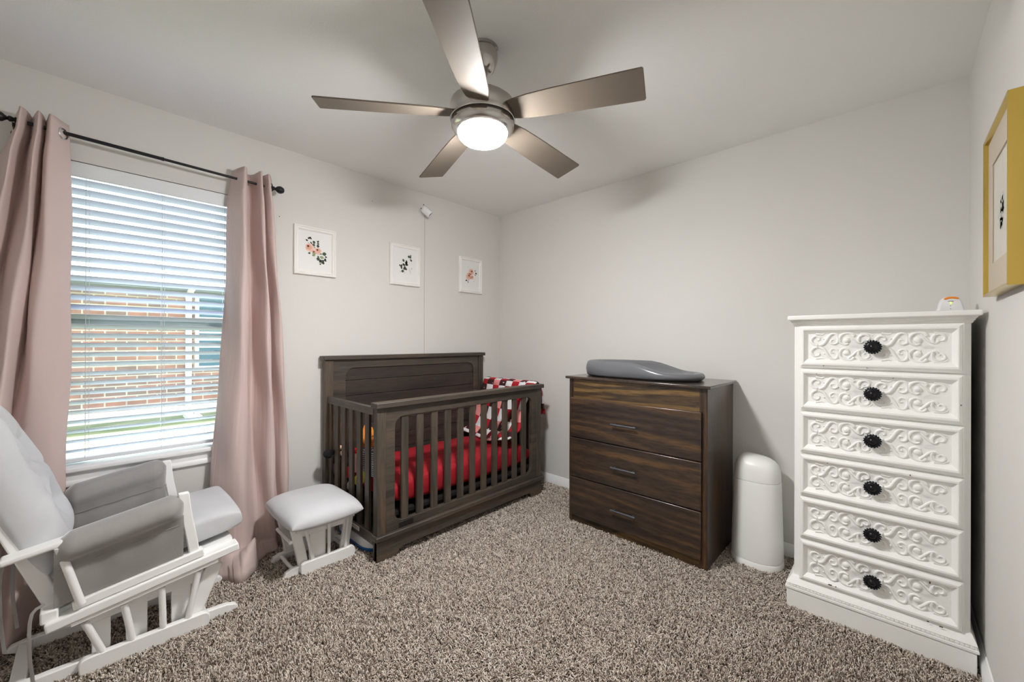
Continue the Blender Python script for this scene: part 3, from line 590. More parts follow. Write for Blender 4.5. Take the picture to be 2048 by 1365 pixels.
# plush toys at the left end
f=thing('plush_fox',(-1.582,-.47,.40),'orange plush animal in a grey striped top at crib left end','plush toy','plush toys in the crib')
b=MB(); b.ball((-1.583,-.47,.62),.052,20,14,(1,1.15,1.0)); 
for dy in (-.035,.035): b.tube([(-1.583,-.47+dy,.655),(-1.583,-.47+dy*1.25,.70)],[.024,.005],10)
b.build('head',M['oplush'],f)
b=MB(); b.ball((-1.583,-.48,.495),.048,20,14,(1,1.3,1.75)); b.tube([(-1.583,-.53,.55),(-1.59,-.57,.48),(-1.592,-.575,.42)],.022,10); b.tube([(-1.583,-.43,.55),(-1.592,-.40,.50),(-1.60,-.395,.45)],.02,10); b.build('striped_top',M['stripe'],f)
b=MB(); b.ball((-1.63,-.47,.608),.018,12,8,(1,1,.8)); b.build('muzzle',M['wplush'],f)
f=thing('plush_puppy',(-1.585,-.14,.40),'black plush animal with cream muzzle leaning on the crib headboard end','plush toy','plush toys in the crib')
b=MB(); b.ball((-1.585,-.165,.50),.047,18,12,(1,1.15,1)); b.ball((-1.58,-.17,.39),.045,18,12,(1,1.2,1.5)); b.build('body',M['bplush'],f)
b=MB(); b.ball((-1.628,-.175,.525),.016,12,8,(1,1.5,.9)); b.ball((-1.625,-.215,.495),.02,12,8); b.build('muzzle',M['cream'],f)
b=MB(); b.ball((-1.694,-.15,.492),.030,16,10); b.tube([(-1.69,-.15,.492),(-1.62,-.155,.50)],.016,8); b.build('ear',M['bplush'],f)
f=thing('rag_doll',(-1.59,-.33,.40),'small pink patterned rag doll with a red cap behind the crib slats','doll','plush toys in the crib')
b=MB(); b.ball((-1.595,-.33,.44),.03,14,10,(1,1.1,1.7)); b.build('dress',M['pinkp'],f)
b=MB(); b.ball((-1.595,-.33,.51),.026,14,10); b.build('head',M['cream'],f)
b=MB(); b.lathe([(.029,.0),(.029,.012),(.02,.024),(0,.03)],(-1.595,-.33,.515),16); b.build('cap',M['rplush'],f)
tag(MB().ball((-1.592,-.245,.372),.032,18,12,(1,1,1.3)).build('plush_ball',M['rplush'],loc=(-1.592,-.245,.34)),'bright red soft toy ball between crib slats and mattress','ball','plush toys in the crib')
tag(MB().ball((-1.592,-.375,.352),.033,18,12,(1,1.1,1.1)).ball((-1.592,-.43,.40),.032,18,12,(1,1.3,1)).build('plush_toy',M['yplush'],loc=(-1.592,-.40,.32)),'yellow soft toy low behind the crib slats','plush toy','plush toys in the crib')
tag(MB().ball((-1.612,-.06,.36),.025,14,10,(.8,1,1.7)).build('plush_toy',M['lilac'],loc=(-1.612,-.06,.32)),'lilac soft toy at the back corner of the crib','plush toy','plush toys in the crib')
tag(MB().ball((-1.60,-.262,.29),.02,14,10,(1,.9,1.5)).build('plush_toy',M['wplush'],loc=(-1.60,-.262,.26)),'small white soft toy under the red ball in the crib','plush toy','plush toys in the crib')
# tub under the crib
tb=thing('storage_tub',(-1.36,-.40,-.005),'white plastic tub with a blue base pushed under the crib','tub')
def ringz(hx,hy,z,r=.12): return [(-1.385+px,-.40+py,z) for px,py in rrect(-hx,hx,-hy,hy,r,7)]
MB().loft([ringz(.265,.235,-.006),ringz(.278,.25,.0),ringz(.282,.255,.018),ringz(.28,.253,.02)]).build('base',M['tubb'],tb)
MB().loft([ringz(.277,.249,.02),ringz(.284,.257,.072),ringz(.28,.253,.077),ringz(.262,.236,.079)]).build('body',M['tubw'],tb)
MB().loft([ringz(.25,.215,.079),ringz(.248,.213,.082),ringz(.2,.16,.083)]).build('lid',M['tubg'],tb)

# ------------------------------------------------------------------ ottoman
ot=thing('glider_ottoman',(-1.88,-.42,-.01),'white gliding ottoman with grey cushion beside the crib','ottoman')
b=MB(); pillow(b,(-1.885,-.43,.285),X_,Y_,Z_,.195,.238,.072,.04,40,40,c=.22,e=.42,top=lambda x,y,p:.006*math.sin(3*x+2)*math.cos(2*y)*p)
b.build('cushion',M['cushion'],ot,smooth=70)
b=MB(); b.box(-2.04,-1.715,-.565,-.28,.238,.25); b.build('seat_board',M['glider'],ot,bevel=.003)
for y in (-.558,-.288):
    MB().box(-2.02,-1.712,y-.012,y+.012,.222,.24).build('top_rail',M['glider'],ot,bevel=.003)
    b=MB(); b.prism(rrect(-1.998,-1.71,-.008,.058,.02,5),'xz',y-.012,y+.012); b.build('base_block',M['glider'],ot,bevel=.003)
    for xt,xb in ((-1.972,-1.934),(-1.850,-1.852),(-1.742,-1.764)):
        MB().tube([(xt,y,.228),(xb,y,.05)],.0085,10).build('spindle',M['glider'],ot)
    yi=y+.03*(1 if y<-.4 else -1)
    b=MB(); b.prism([(-2.075,-.009),(-1.70,-.009),(-1.69,.0),(-1.695,.02),(-1.72,.034),(-1.98,.034),(-2.03,.036),(-2.06,.024)],'xz',yi-.012,yi+.012); b.build('runner',M['glider'],ot,bevel=.003)
    for xa,xb in ((-2.015,-1.972),(-1.726,-1.76)):
        b=MB(); b.bar((xa,yi,.235),(xb,yi,.02),.022,.05); b.build('end_board',M['glider'],ot,bevel=.006,seg=3)
    b=MB(); b.box(-1.945,-1.86,yi-.008,yi+.008,.03,.20); b.box(-1.99,-1.72,yi-.01,yi+.01,.185,.225); b.build('swing_panel',M['glider'],ot,bevel=.002)
for x,z in ((-2.02,.018),(-1.73,.018),(-2.035,.17)):
    MB().tube([(x,-.53,z),(x,-.31,z)],.0095,10).build('crossbar',M['glider'],ot)

# ------------------------------------------------------------------ glider chair
SL=.15
gl=thing('glider_chair',(-2.62,-.38,-.01),'white glider rocking chair with tufted grey cushions under the window','glider chair')
def sz(z,x,x0=-2.80): return z+SL*(x-x0)
for y,dz,near in ((-.645,0,True),(-.095,.02,False)):
    s=1 if near else -1
    MB().bar((-2.865,y,sz(.226+dz,-2.865)),(-2.295,y,sz(.226+dz,-2.295)),.065,.034).build('seat_rail',M['glider'],gl,bevel=.006,seg=3)
    MB().bar((-2.80,y,sz(.262+dz,-2.80)),(-2.42,y,sz(.262+dz,-2.42)),.045,.032).build('arm_rail',M['glider'],gl,bevel=.005,seg=3)
    MB().bar((-2.805,y,sz(.2+dz,-2.805)),(-2.37,y,sz(.2+dz,-2.37)),.05,.016).build('lower_rail',M['glider'],gl,bevel=.003)
    # arm
    MB().bar((-2.965,y,.480+dz),(-2.50,y,.552+dz),.062,.022).build('armrest',M['glider'],gl,bevel=.008,seg=3)
    b=MB(); pts=catmull([(-2.487,y,.585+dz),(-2.478,y,.50+dz),(-2.462,y,.40+dz),(-2.447,y,.30+dz)],8)
    b.loft([[(p[0]-.018,y-.014,p[2]),(p[0]+.018,y-.014,p[2]),(p[0]+.018,y+.014,p[2]),(p[0]-.018,y+.014,p[2])] for p in pts]); b.build('front_post',M['glider'],gl,bevel=.004,seg=2)
    MB().tube([(-2.832,y-.027*s,.492+dz),(-2.778,y-.027*s,.268+dz)],.0125,12).build('spindle',M['glider'],gl)
    # back post, leaning
    yp=y+.045*s if near else -.20
    MB().bar((-2.838,yp,.25+dz),(-3.10,yp,.98),.028,.05).build('back_post',M['glider'],gl,bevel=.006,seg=3)
# rear block + crest + back slats + seat deck
MB().bar((-2.855,-.66,.25),(-2.855,-.08,.265),.045,.045,side=(1,0,0)).build('rear_rail',M['glider'],gl,bevel=.006)
MB().bar((-3.095,-.60,.965),(-3.095,-.20,.965),.028,.07,side=(1,0,0)).build('crest_rail',M['glider'],gl,bevel=.008,seg=3)
for k in range(4):
    y=-.51+.078*k; MB().bar((-2.865,y,.27),(-3.085,y,.94),.04,.012).build('back_slat',M['glider'],gl,bevel=.003)
MB().bar((-2.85,-.37,sz(.25,-2.85)),(-2.31,-.37,sz(.25,-2.31)),.50,.014).build('seat_deck',M['glider'],gl)
# base: near side
for y,s in ((-.650,1),(-.285,-1)):
    if s>0:
        b=MB(); b.prism(rrect(-2.785,-2.398,-.009,.056,.022,5),'xz',y-.013,y+.013); b.build('base_block',M['glider'],gl,bevel=.004)
        for xt,zt,xb in ((-2.769,.185,-2.72),(-2.665,.205,-2.64),(-2.555,.22,-2.55),(-2.436,.238,-2.472)):
            MB().tube([(xt,y,zt),(xb,y,.045)],.0115,12).build('spindle',M['glider'],gl)
        MB().bar((-2.452,y+.028,.04),(-2.372,y+.028,.24),.022,.058).build('end_board',M['glider'],gl,bevel=.008,seg=3)
    yr=y+.03*s
    b=MB(); b.prism([(-2.985,.014),(-2.94,-.006),(-2.88,-.009),(-2.36,-.009),(-2.30,-.002),(-2.288,.008),(-2.296,.024),(-2.33,.036),(-2.40,.040),(-2.86,.040),(-2.92,.040),(-2.968,.032)],'xz',yr-.014,yr+.014); b.build('runner',M['glider'],gl,bevel=.004)
    yb=y+.06*s
    for x0,x1 in ((-2.752,-2.70),(-2.658,-2.594),(-2.52,-2.455)):
        b=MB(); b.box(x0,x1,yb-.008,yb+.008,.03,.175); b.build('swing_board',M['glider'],gl,bevel=.003)
    b=MB(); b.bar((-2.76,yb,.168),(-2.41,yb,.195),.02,.045); b.build('swing_rail',M['glider'],gl,bevel=.003)
for x in (-2.93,-2.42): MB().box(x-.02,x+.02,-.62,-.315,.0,.035).build('crossbar',M['glider'],gl,bevel=.004)
# cushions
upn=Vector((-.12,0,1)).normalized(); axf=Vector((1,0,.12)).normalized()
def seat_top(x,y,p): return (.012*math.sin(5*x+1.5*y)*p*p-.014*math.exp(-((x+.55)**2+y*y)/.02))
b=MB(); pillow(b,(-2.54,-.37,.372),axf,Y_,upn,.280,.245,.056,.058,44,44,c=.10,e=.16,top=seat_top); b.build('seat_cushion',M['cushion'],gl,smooth=70)
bh=Vector((-.36,0,.93)).normalized(); bn=Vector((.93,0,.36)).normalized()
TU=[(-.38,-.45),(.38,-.45),(-.38,.25),(.38,.25),(0,-.1),(0,.6),(0,-.75)]
def back_top(x,y,p):
    d=0
    for a,c_ in TU: d-=.075*math.exp(-((x-a)**2+(y-c_)**2)/.035)
    for a,c_ in TU:
        r_=math.hypot(x-a,y-c_); t_=math.atan2(y-c_,x-a); d-=.009*max(0,math.cos(4*t_+a*7+c_*5))**6*math.exp(-((r_-.2)/.14)**2)
    d-=.05*math.exp(-(x/.12)**2)*(.4+.6*math.exp(-((y+.2)/.6)**2))
    d+=.005*math.sin(5*x+3*y)*math.sin(4*y-3*x+1)
    for a,c_ in ((-.38,-.1),(.38,-.1)): d-=.012*math.exp(-((y-c_-.25*(x-a))/.05)**2)*math.exp(-((x-a)/.5)**2)
    return d*min(1,p*1.3)
b=MB(); pillow(b,Vector((-2.975,-.385,.685)),Y_,bh,bn,.242,.335,.105,.05,64,64,c=.16,e=.40,top=back_top); b.build('back_cushion',M['cushion'],gl,smooth=70)
# arm cushions: roll over the arm with long side panels
def armc(y,dz,s):
    b=MB(); n=28; x0,x1=-2.845,-2.488
    rings=[]
    for i in range(n):
        t=i/(n-1); x=x0+(x1-x0)*t; zt=.524+dz+.066*t
        zb=.276+dz+SL*(x+2.80)+.004
        k=math.sin(PI*min(max(t,0.0),1))**.12 if 0<t<1 else .001
        e=.25+.75*min(1,min(t,1-t)*9)**.5
        w=.004*math.sin(t*23)
        prof=[]
        R1=.050*e
        # outer panel bottom, up the outside, over the roll, down the inside
        yo=-.048*s
        def P(a,z): return (x,y+a,z)
        oz=zb
        prof+=[P(-.010*s,oz),P(-.014*s,oz+.02),P(-.016*s+w,oz+.11),P(-.020*s,zt-.105),P(-.045*s*e,zt-.088),P(-.063*s*e,zt-.068)]
        for q in range(0,181,30): prof.append(P((-math.cos(R(q))*.066*e*s),zt-.05+math.sin(R(q))*R1))
        prof+=[P(.065*s*e,zt-.066),P(.055*s*e,zt-.084),P(.046*s*e,zt-.098),P(.044*s*e-w,oz+.11),P(.040*s*e,oz+.03),P(.020*s,oz+.005)]
        rings.append(prof)
    b.loft(rings); return b
# panel and roll leave room for the wooden arm inside: the arm lies within the roll
armc(-.645,0,1).build('arm_cushion',M['armfab'],gl,smooth=60)
armc(-.095,.035,-1).build('arm_cushion',M['armfab'],gl,smooth=60)
# panel seams
for y,dz,s in ((-.6615,0,1),(-.144,.035,1)):
    b=MB(); b.tube([(-2.835,y,.405+dz),(-2.66,y-.0015,.433+dz),(-2.49,y,.460+dz)],.0016,5); b.build('seam',M['tie'],gl)
# ties
for x,y,z0,z1 in ((-2.885,-.655,.30,.02),(-2.955,-.58,.46,.14),(-2.93,-.55,.46,.2)):
    b=MB(); pts=catmull([(x+.02,y,z0),(x-.01,y-.012,z0-.02),(x-.014,y-.008,(z0+z1)/2),(x-.008,y+.004,z1+.04),(x-.004,y,z1)],14); b.tube(pts,.0055,6,flat=.35,fdir=(0,1,0)); b.build('tie_strap',M['tie'],gl)

# ------------------------------------------------------------------ brown dresser
bx=-.485
bd=thing('brown_dresser',(-.25,-1.632,-.01),'dark stained oak three-drawer dresser standing against the right wall','dresser')
b=MB(); b.box(bx,-.018,-2.082,-2.064,Z0,.972); b.build('side_panel',M['oak_v'],bd,bevel=.002)
b=MB(); b.box(bx,-.018,-1.204,-1.186,Z0,.972); b.build('side_panel',M['oak_v'],bd,bevel=.002)
b=MB(); b.box(-.03,-.02,-2.064,-1.204,.0,.965); b.build('back_panel',M['oak_v'],bd)
b=MB(); b.box(bx+.001,bx+.02,-2.064,-2.04,Z0,.972); b.box(bx+.001,bx+.02,-1.222,-1.204,Z0,.972); b.build('front_stile',M['oak_v'],bd)
b=MB(); b.box(bx+.002,bx+.02,-2.062,-1.206,.845,.972); b.build('apron_panel',M['oak_apron'],bd)
b=MB(); b.box(bx+.004,bx+.02,-2.062,-1.206,Z0,.055); b.build('plinth',M['oak_apron'],bd)
b=MB(); b.box(-.508,-.012,-2.102,-1.166,.972,.989); b.build('top',M['oak_top'],bd,bevel=.004)
def bdrawer(z0,z1):
    b=MB(); b.box(bx-.019,bx-.001,-2.054,-1.206,z0,z1); b.box(bx+.021,-.06,-2.03,-1.23,z0+.02,z1-.03); d=b.build('drawer',M['oak_draw'],bd,bevel=.005,seg=2)
    zc=(z0+z1)/2-.003
    b=MB(); b.tube([(bx-.045,-1.692,zc),(bx-.045,-1.527,zc)],.0055,10)
    for y in (-1.672,-1.547): b.tube([(bx-.018,y,zc),(bx-.045,y,zc)],.0045,8)
    b.build('handle',M['handle'],d); return d
bdrawer(.580,.846); bdrawer(.314,.576); bdrawer(.052,.310)
# ------------------------------------------------------------------ changing pad
cp=thing('changing_pad',(-.25,-1.59,.989),'smooth grey moulded changing pad lying on the brown dresser','changing pad')
NA=72; rings=[]
PY0,PY1=-1.985,-1.205; cyp=(PY0+PY1)/2; ly=(PY1-PY0)/2; cxp=-.255; lx=.195
def padring(sc,hf):
    out=[]
    for j in range(NA):
        a=2*PI*j/NA; ca,sa=math.cos(a),math.sin(a)
        y=math.copysign(abs(ca)**.72,ca); x=math.copysign(abs(sa)**.82,sa)
        waist=1-.07*math.exp(-((y-.05)/.35)**2)
        hh=.105-.058*sstep(.05,-.72,y)     # tall at the far-left end, low at the right end
        notch=0
        out.append((cxp+x*lx*waist*sc, cyp+y*(ly-(1-sc)*lx), .9895+hf(hh)))
    return out
for sc,hf in ((.80,lambda h:0),(.93,lambda h:.003),(.975,lambda h:.014),(1.0,lambda h:.45*h),(.985,lambda h:.72*h),(.94,lambda h:.93*h),(.87,lambda h:h),(.79,lambda h:.96*h),(.70,lambda h:.78*h),(.60,lambda h:.5*h+.012),(.48,lambda h:.25*h+.018),(.34,lambda h:.1*h+.02),(.15,lambda h:.022),(.02,lambda h:.022)):
    rings.append(padring(sc,hf))
b=MB(); b.loft(rings); b.build('foam_body',M['foam'],cp,smooth=80,merge=False)
# ------------------------------------------------------------------ diaper pail
pl=thing('diaper_pail',(-.165,-2.245,-.01),'white plastic diaper pail standing between the brown dresser and white chest','diaper pail')
def el(rx,ry,z,tx=0,n=44,p=.8,cy=0):
    out=[]
    for j in range(n):
        a=2*PI*j/n; ca,sa=math.cos(a),math.sin(a)
        x=math.copysign(abs(ca)**p,ca)*rx; y=math.copysign(abs(sa)**p,sa)*ry
        out.append((-.165+x,-2.245+cy+y,z+tx*y))
    return out
MB().loft([el(.118,.126,-.01),el(.119,.127,.028),el(.116,.124,.031)]).build('base',M['pail'],pl,smooth=50)
MB().loft([el(.117,.125,.034),el(.113,.121,.2),el(.106,.114,.45),el(.105,.113,.458),el(.102,.11,.4595)]).build('body',M['pail'],pl,smooth=50)
MB().loft([el(.104,.112,.4615),el(.104,.112,.475),el(.101,.109,.515),el(.095,.101,.545,.05),el(.084,.088,.565,.1),el(.062,.07,.578,.12),el(.03,.03,.583,.12),el(.002,.002,.584,.12)]).build('lid',M['pail'],pl,smooth=60)
b=MB(); b.loft([el(.08,.066,.540,.2,cy=-.03),el(.08,.066,.556,.2,cy=-.03),el(.07,.056,.566,.18,cy=-.03),el(.04,.03,.570,.16,cy=-.03)]); b.build('lid_flap',M['pail'],pl,smooth=60)
# ------------------------------------------------------------------ white chest
cx0=-.485
ch=thing('white_chest',(-.26,-2.738,-.01),'tall white painted six-drawer chest with carved fronts in the right corner','chest of drawers')
b=MB(); b.box(cx0,-.025,-3.012,-2.465,.12,1.302); b.build('case',M['chest'],ch,bevel=.003)
b=MB(); b.box(-.515,-.02,-3.026,-2.441,Z0,.078); b.build('plinth',M['chest'],ch,bevel=.004)
def rectring(x,dy0,dy1,z): return [(-.02,dy0,z),(x,dy0,z),(x,dy1,z),(-.02,dy1,z)]
b=MB(); b.loft([rectring(-.512,-3.024,-2.443,.078),rectring(-.519,-3.031,-2.436,.084),rectring(-.519,-3.031,-2.436,.092),rectring(-.512,-3.026,-2.441,.094),rectring(-.512,-3.026,-2.441,.104),rectring(-.515,-3.028,-2.439,.107),rectring(-.505,-3.022,-2.448,.122),rectring(-.495,-3.016,-2.456,.136),rectring(-.487,-3.013,-2.464,.140)]); bmld=b.build('base_moulding',M['chest'],ch,smooth=0)
b=MB()
for k in range(46):
    y=-3.02+.0126*k+.006; b.box(-.5165,-.511,y-.0052,y+.0052,.0945,.1035)
b.build('bead_row',M['chest'],bmld,bevel=.0015,seg=1)
b=MB(); b.loft([rectring(-.487,-3.013,-2.464,1.298),rectring(-.492,-3.016,-2.461,1.302),rectring(-.494,-3.018,-2.459,1.308),rectring(-.500,-3.021,-2.456,1.310),rectring(-.500,-3.021,-2.456,1.313),rectring(-.510,-3.026,-2.452,1.320),rectring(-.512,-3.027,-2.451,1.3255)]); b.build('cornice',M['chest'],ch,smooth=0)
b=MB(); b.box(-.534,-.012,-3.036,-2.444,1.325,1.346); b.build('top',M['chest'],ch,bevel=.005,seg=3)
def spiral(cx,cz,r0,r1,a0,a1,n=26):
    return [(cx+(r0+(r1-r0)*t)*math.cos(a0+(a1-a0)*t),cz+(r0+(r1-r0)*t)*math.sin(a0+(a1-a0)*t)) for t in [i/(n-1) for i in range(n)]]
def carve_mesh():
    b=MB(); xp=0.0
    def stroke(p2,r0,r1):
        n=len(p2); b.tube([(xp,p[0],p[1]) for p in p2],[1.25*(r0+(r1-r0)*(i/(n-1))) for i in range(n)],7,flat=1.15,fdir=(1,0,0))
    S=1.0
    for off in (0,.218):
        for sg in (1,-1):
            f=lambda pts:[(.218-off-p[0],sg*p[1]) for p in pts]   # y decreases to the right of the picture
            stroke(f(spiral(.028,.030,.026,.004,-PI*.5,-PI*2.35)),.0052,.0026)          # end spiral
            stroke(f(catmull([(.024,.056),(.036,.054),(.046,.052),(.056,.058)],8)),.0048,.0018)   # leaf tail
            stroke(f(catmull([(.052,.034),(.058,.030),(.054,.022)],6)),.0036,.0018)
            stroke(f(catmull([(.036,.004),(.052,.012),(.064,.034),(.078,.054),(.094,.054),(.102,.038),(.100,.018),(.088,.010),(.077,.016),(.078,.028),(.087,.028)],34)),.0056,.0028)  # S
            stroke(f(catmull([(.156,.046),(.146,.057),(.128,.058),(.112,.048),(.107,.030),(.113,.014),(.126,.008),(.137,.014)],26)),.0056,.0036) # C
            b.ball((xp,.218-off-.131,sg*.027),.0125,14,8,(.7,1,1))
            stroke(f(catmull([(.137,.052),(.152,.036),(.164,.022),(.178,.016),(.186,.024)],14)),.0050,.0028)
            stroke(f(spiral(.192,.034,.024,.004,PI*1.2,-PI*.9)),.0050,.0024)
            stroke(f(catmull([(.176,.056),(.19,.058),(.206,.054),(.214,.044)],8)),.0042,.0018)
        c_=.218-off-.163
        b.add([(0,c_+.026,0),(.007,c_,0),(0,c_-.026,0),(0,c_,.0105),(0,c_,-.0105)],[(0,1,3),(1,2,3),(0,4,1),(1,4,2),(0,3,2,4)])
    return b
# the panel relief sits on the recessed panel plane; moulded drawer frame around it
def chest_drawer(z0,z1):
    y0,y1=-2.993,-2.487; zc=(z0+z1)/2
    def rr(x,i,j=None):
        j=i if j is None else j
        return [(x,y0+i,z0+j),(x,y1-i,z0+j),(x,y1-i,z1-j),(x,y0+i,z1-j)]
    b=MB(); b.loft([rr(cx0-.0005,.0),rr(cx0-.016,0),rr(cx0-.016,.004),rr(cx0-.020,.006),rr(cx0-.024,.013),rr(cx0-.0235,.016,.020),rr(cx0-.0205,.018,.023),rr(cx0-.008,.029,.036),rr(cx0-.0065,.031,.038)])
    d=b.build('drawer',M['chest'],ch,loc=Vector((cx0,-2.74,zc))-Vector(ch.location),smooth=0)
    global CARVE
    if CARVE is None:
        CARVE=carve_mesh().build('carved_scrollwork',M['chest'],None,smooth=60,merge=False); c=CARVE
    else:
        c=CARVE.copy(); C.objects.link(c)
    c.parent=d; c.location=(-.0065,0,.001)
    k=MB(); kc=Vector((cx0-.0065,-2.738,zc))
    k.lathe([(.009,.0),(.008,.012),(.010,.020),(.019,.024),(.022,.028),(.019,.031),(.014,.031),(.0125,.034),(.009,.038),(.004,.040),(0,.0405)],kc,28,(-1,0,0)); 
    kk=k.build('knob',M['knob'],d,smooth=50)
    k=MB()
    for q in range(18):
        a=2*PI*q/18; k.tube([kc+Vector((-.0255,.0195*math.cos(a),.0195*math.sin(a))),kc+Vector((-.0275,.0245*math.cos(a+.22),.0245*math.sin(a+.22))),kc+Vector((-.0245,.027*math.cos(a+.3),.027*math.sin(a+.3)))],.0036,6)
    k.build('rope_rim',M['knob2'],kk,smooth=60)
    return d
CARVE=None
for k in range(6):
    zt=1.299-.1955*k; chest_drawer(zt-.187,zt)
b=MB()
for y,z,w,h in ((-2.60,.155,.012,.004),(-2.62,.155,.004,.003),(-2.935,.135,.010,.003),(-2.90,.139,.006,.003),(-2.905,.292,.004,.008),(-2.85,.697,.004,.004),(-2.59,.69,.004,.002),(-2.575,1.12,.004,.003),(-2.72,1.117,.006,.002),(-2.985,.99,.003,.004),(-2.55,1.083,.005,.002),(-2.8,1.079,.004,.002)):
    b.box(cx0-.0249,cx0-.0225,y-w/2,y+w/2,z-h/2,z+h/2)
b.build('worn_spots',M['chip'],ch,smooth=0)
# baby monitor
mo=thing('baby_monitor',(-.30,-2.972,1.346),'white rounded baby monitor with orange slot on top of white chest','baby monitor')
b=MB(); prof=[(-.038,0),(.038,0),(.0375,.022),(.033,.048),(.022,.064),(.006,.069),(-.010,.068),(-.024,.060),(-.032,.044),(-.0375,.02)]
prof=[(p[0],p[1]) for p in catmull(prof+[prof[0]],40)[:-1]]
def mring(x,s): return [(x,-2.972+p[0]*s,1.347+max(0,p[1]*s)) for p in prof]
b.loft([mring(-.268,.9),mring(-.272,.97),mring(-.285,1),mring(-.312,.98),mring(-.320,.93),mring(-.322,.85)]); b.build('case',M['cam_w'],mo,smooth=60)
b=MB(); b.tube(catmull([(-.320,-2.952,1.404),(-.322,-2.965,1.4095),(-.322,-2.98,1.4095),(-.319,-2.993,1.405)],12),[.002]+[.0042]*10+[.002],8); b.build('slot',M['orange'],mo)
MB().lathe([(.0028,0),(.0028,.001),(0,.0014)],(-.322,-2.971,1.388),14,(-1,0,0),sx=1,sy=1.6).build('led',M['led'],mo)
MB().box(-.3228,-.3215,-2.979,-2.963,1.3945,1.3965).build('logo_mark',M['black'],mo,smooth=0)
b=MB(); b.box(-.3228,-.3215,-2.9715,-2.969,1.3755,1.378); b.box(-.3228,-.3215,-2.9715,-2.969,1.364,1.366); b.build('button',M['black'],mo,smooth=0)

# ------------------------------------------------------------------ ceiling fan
FX,FY=-1.636,-1.561
fn_=thing('ceiling_fan',(FX,FY,H),'five-blade brushed nickel ceiling fan with lit bowl light','ceiling fan')
b=MB(); b.lathe([(.064,H-.0005),(.064,H-.012),(.060,H-.014),(.060,H-.018),(.063,H-.020),(.060,H-.05),(.048,H-.085),(.034,H-.10),(.022,H-.104),(.018,H-.104)],(FX,FY,0),40); b.build('canopy',M['nickel'],fn_)
b=MB(); b.tube([(FX,FY,H-.18),(FX,FY,H-.07)],.0125,16); b.build('downrod',M['nick_dk'],fn_)
b=MB(); b.lathe([(.013,2.285),(.018,2.282),(.022,2.268),(.032,2.248),(.052,2.238),(.085,2.232),(.115,2.224),(.131,2.210),(.135,2.197),(.135,2.142),(.132,2.137)],(FX,FY,0),56); b.build('motor_housing',M['nickel'],fn_,smooth=45)
b=MB(); b.lathe([(.124,2.139),(.124,2.127),(.10,2.127)],(FX,FY,0),48); b.build('seam_ring',M['nick_dk'],fn_)
b=MB(); b.lathe([(.128,2.130),(.131,2.126),(.129,2.112),(.121,2.100),(.111,2.093),(.104,2.091)],(FX,FY,0),56); b.build('light_kit_ring',M['nickel'],fn_,smooth=45)
b=MB(); b.lathe([(.1035,2.094),(.1035,2.088),(.099,2.074),(.085,2.060),(.063,2.050),(.035,2.0445),(.012,2.043),(0,2.0428)],(FX,FY,0),40); b.build('light_globe',M['globe'],fn_,smooth=60)
# blade: root under the housing rim, pitched and slightly drooping
bl_p=None; pit=R(14.5)
for k in range(5):
    if bl_p is None:
        b=MB(); prof=[(.105,.040),(.15,.050),(.21,.058),(.32,.0635),(.48,.067),(.60,.0695),(.638,.070),(.643,.064)]
        up=[]; dn=[]
        for side,zz in ((up,.003),(dn,-.003)):
            for r_,w in prof:
                side.append([(r_,s*w,zz) for s in (-1,-.5,0,.5,1)])
        n=len(prof)
        v=[p for row in up for p in row]+[p for row in dn for p in row]; f=[]
        for i in range(n-1):
            for j in range(4):
                a=i*5+j; f.append((a,a+5,a+6,a+1)); o_=n*5; f.append((o_+a,o_+a+1,o_+a+6,o_+a+5))
        o_=n*5
        edge=[i*5 for i in range(n)]+[(n-1)*5+j for j in range(1,5)]+[i*5+4 for i in range(n-2,-1,-1)]+[j for j in range(3,0,-1)]
        for i in range(len(edge)):
            a,c_=edge[i],edge[(i+1)%len(edge)]; f.append((a,c_,o_+c_,o_+a))
        b.add(v,f)
        bl_p=b.build('fan_blade',M['blade'],None,bevel=.0015,seg=2,smooth=30); bo=bl_p
    else:
        bo=bl_p.copy(); C.objects.link(bo)
    bo.parent=fn_; th=R(2.19)+k*2*PI/5
    bo.location=(0,0,2.166-H)
    bo.rotation_euler=(Matrix.Rotation(th,3,'Z')@Matrix.Rotation(math.atan2(.032,.64),3,'Y')@Matrix.Rotation(-pit,3,'X')).to_euler()

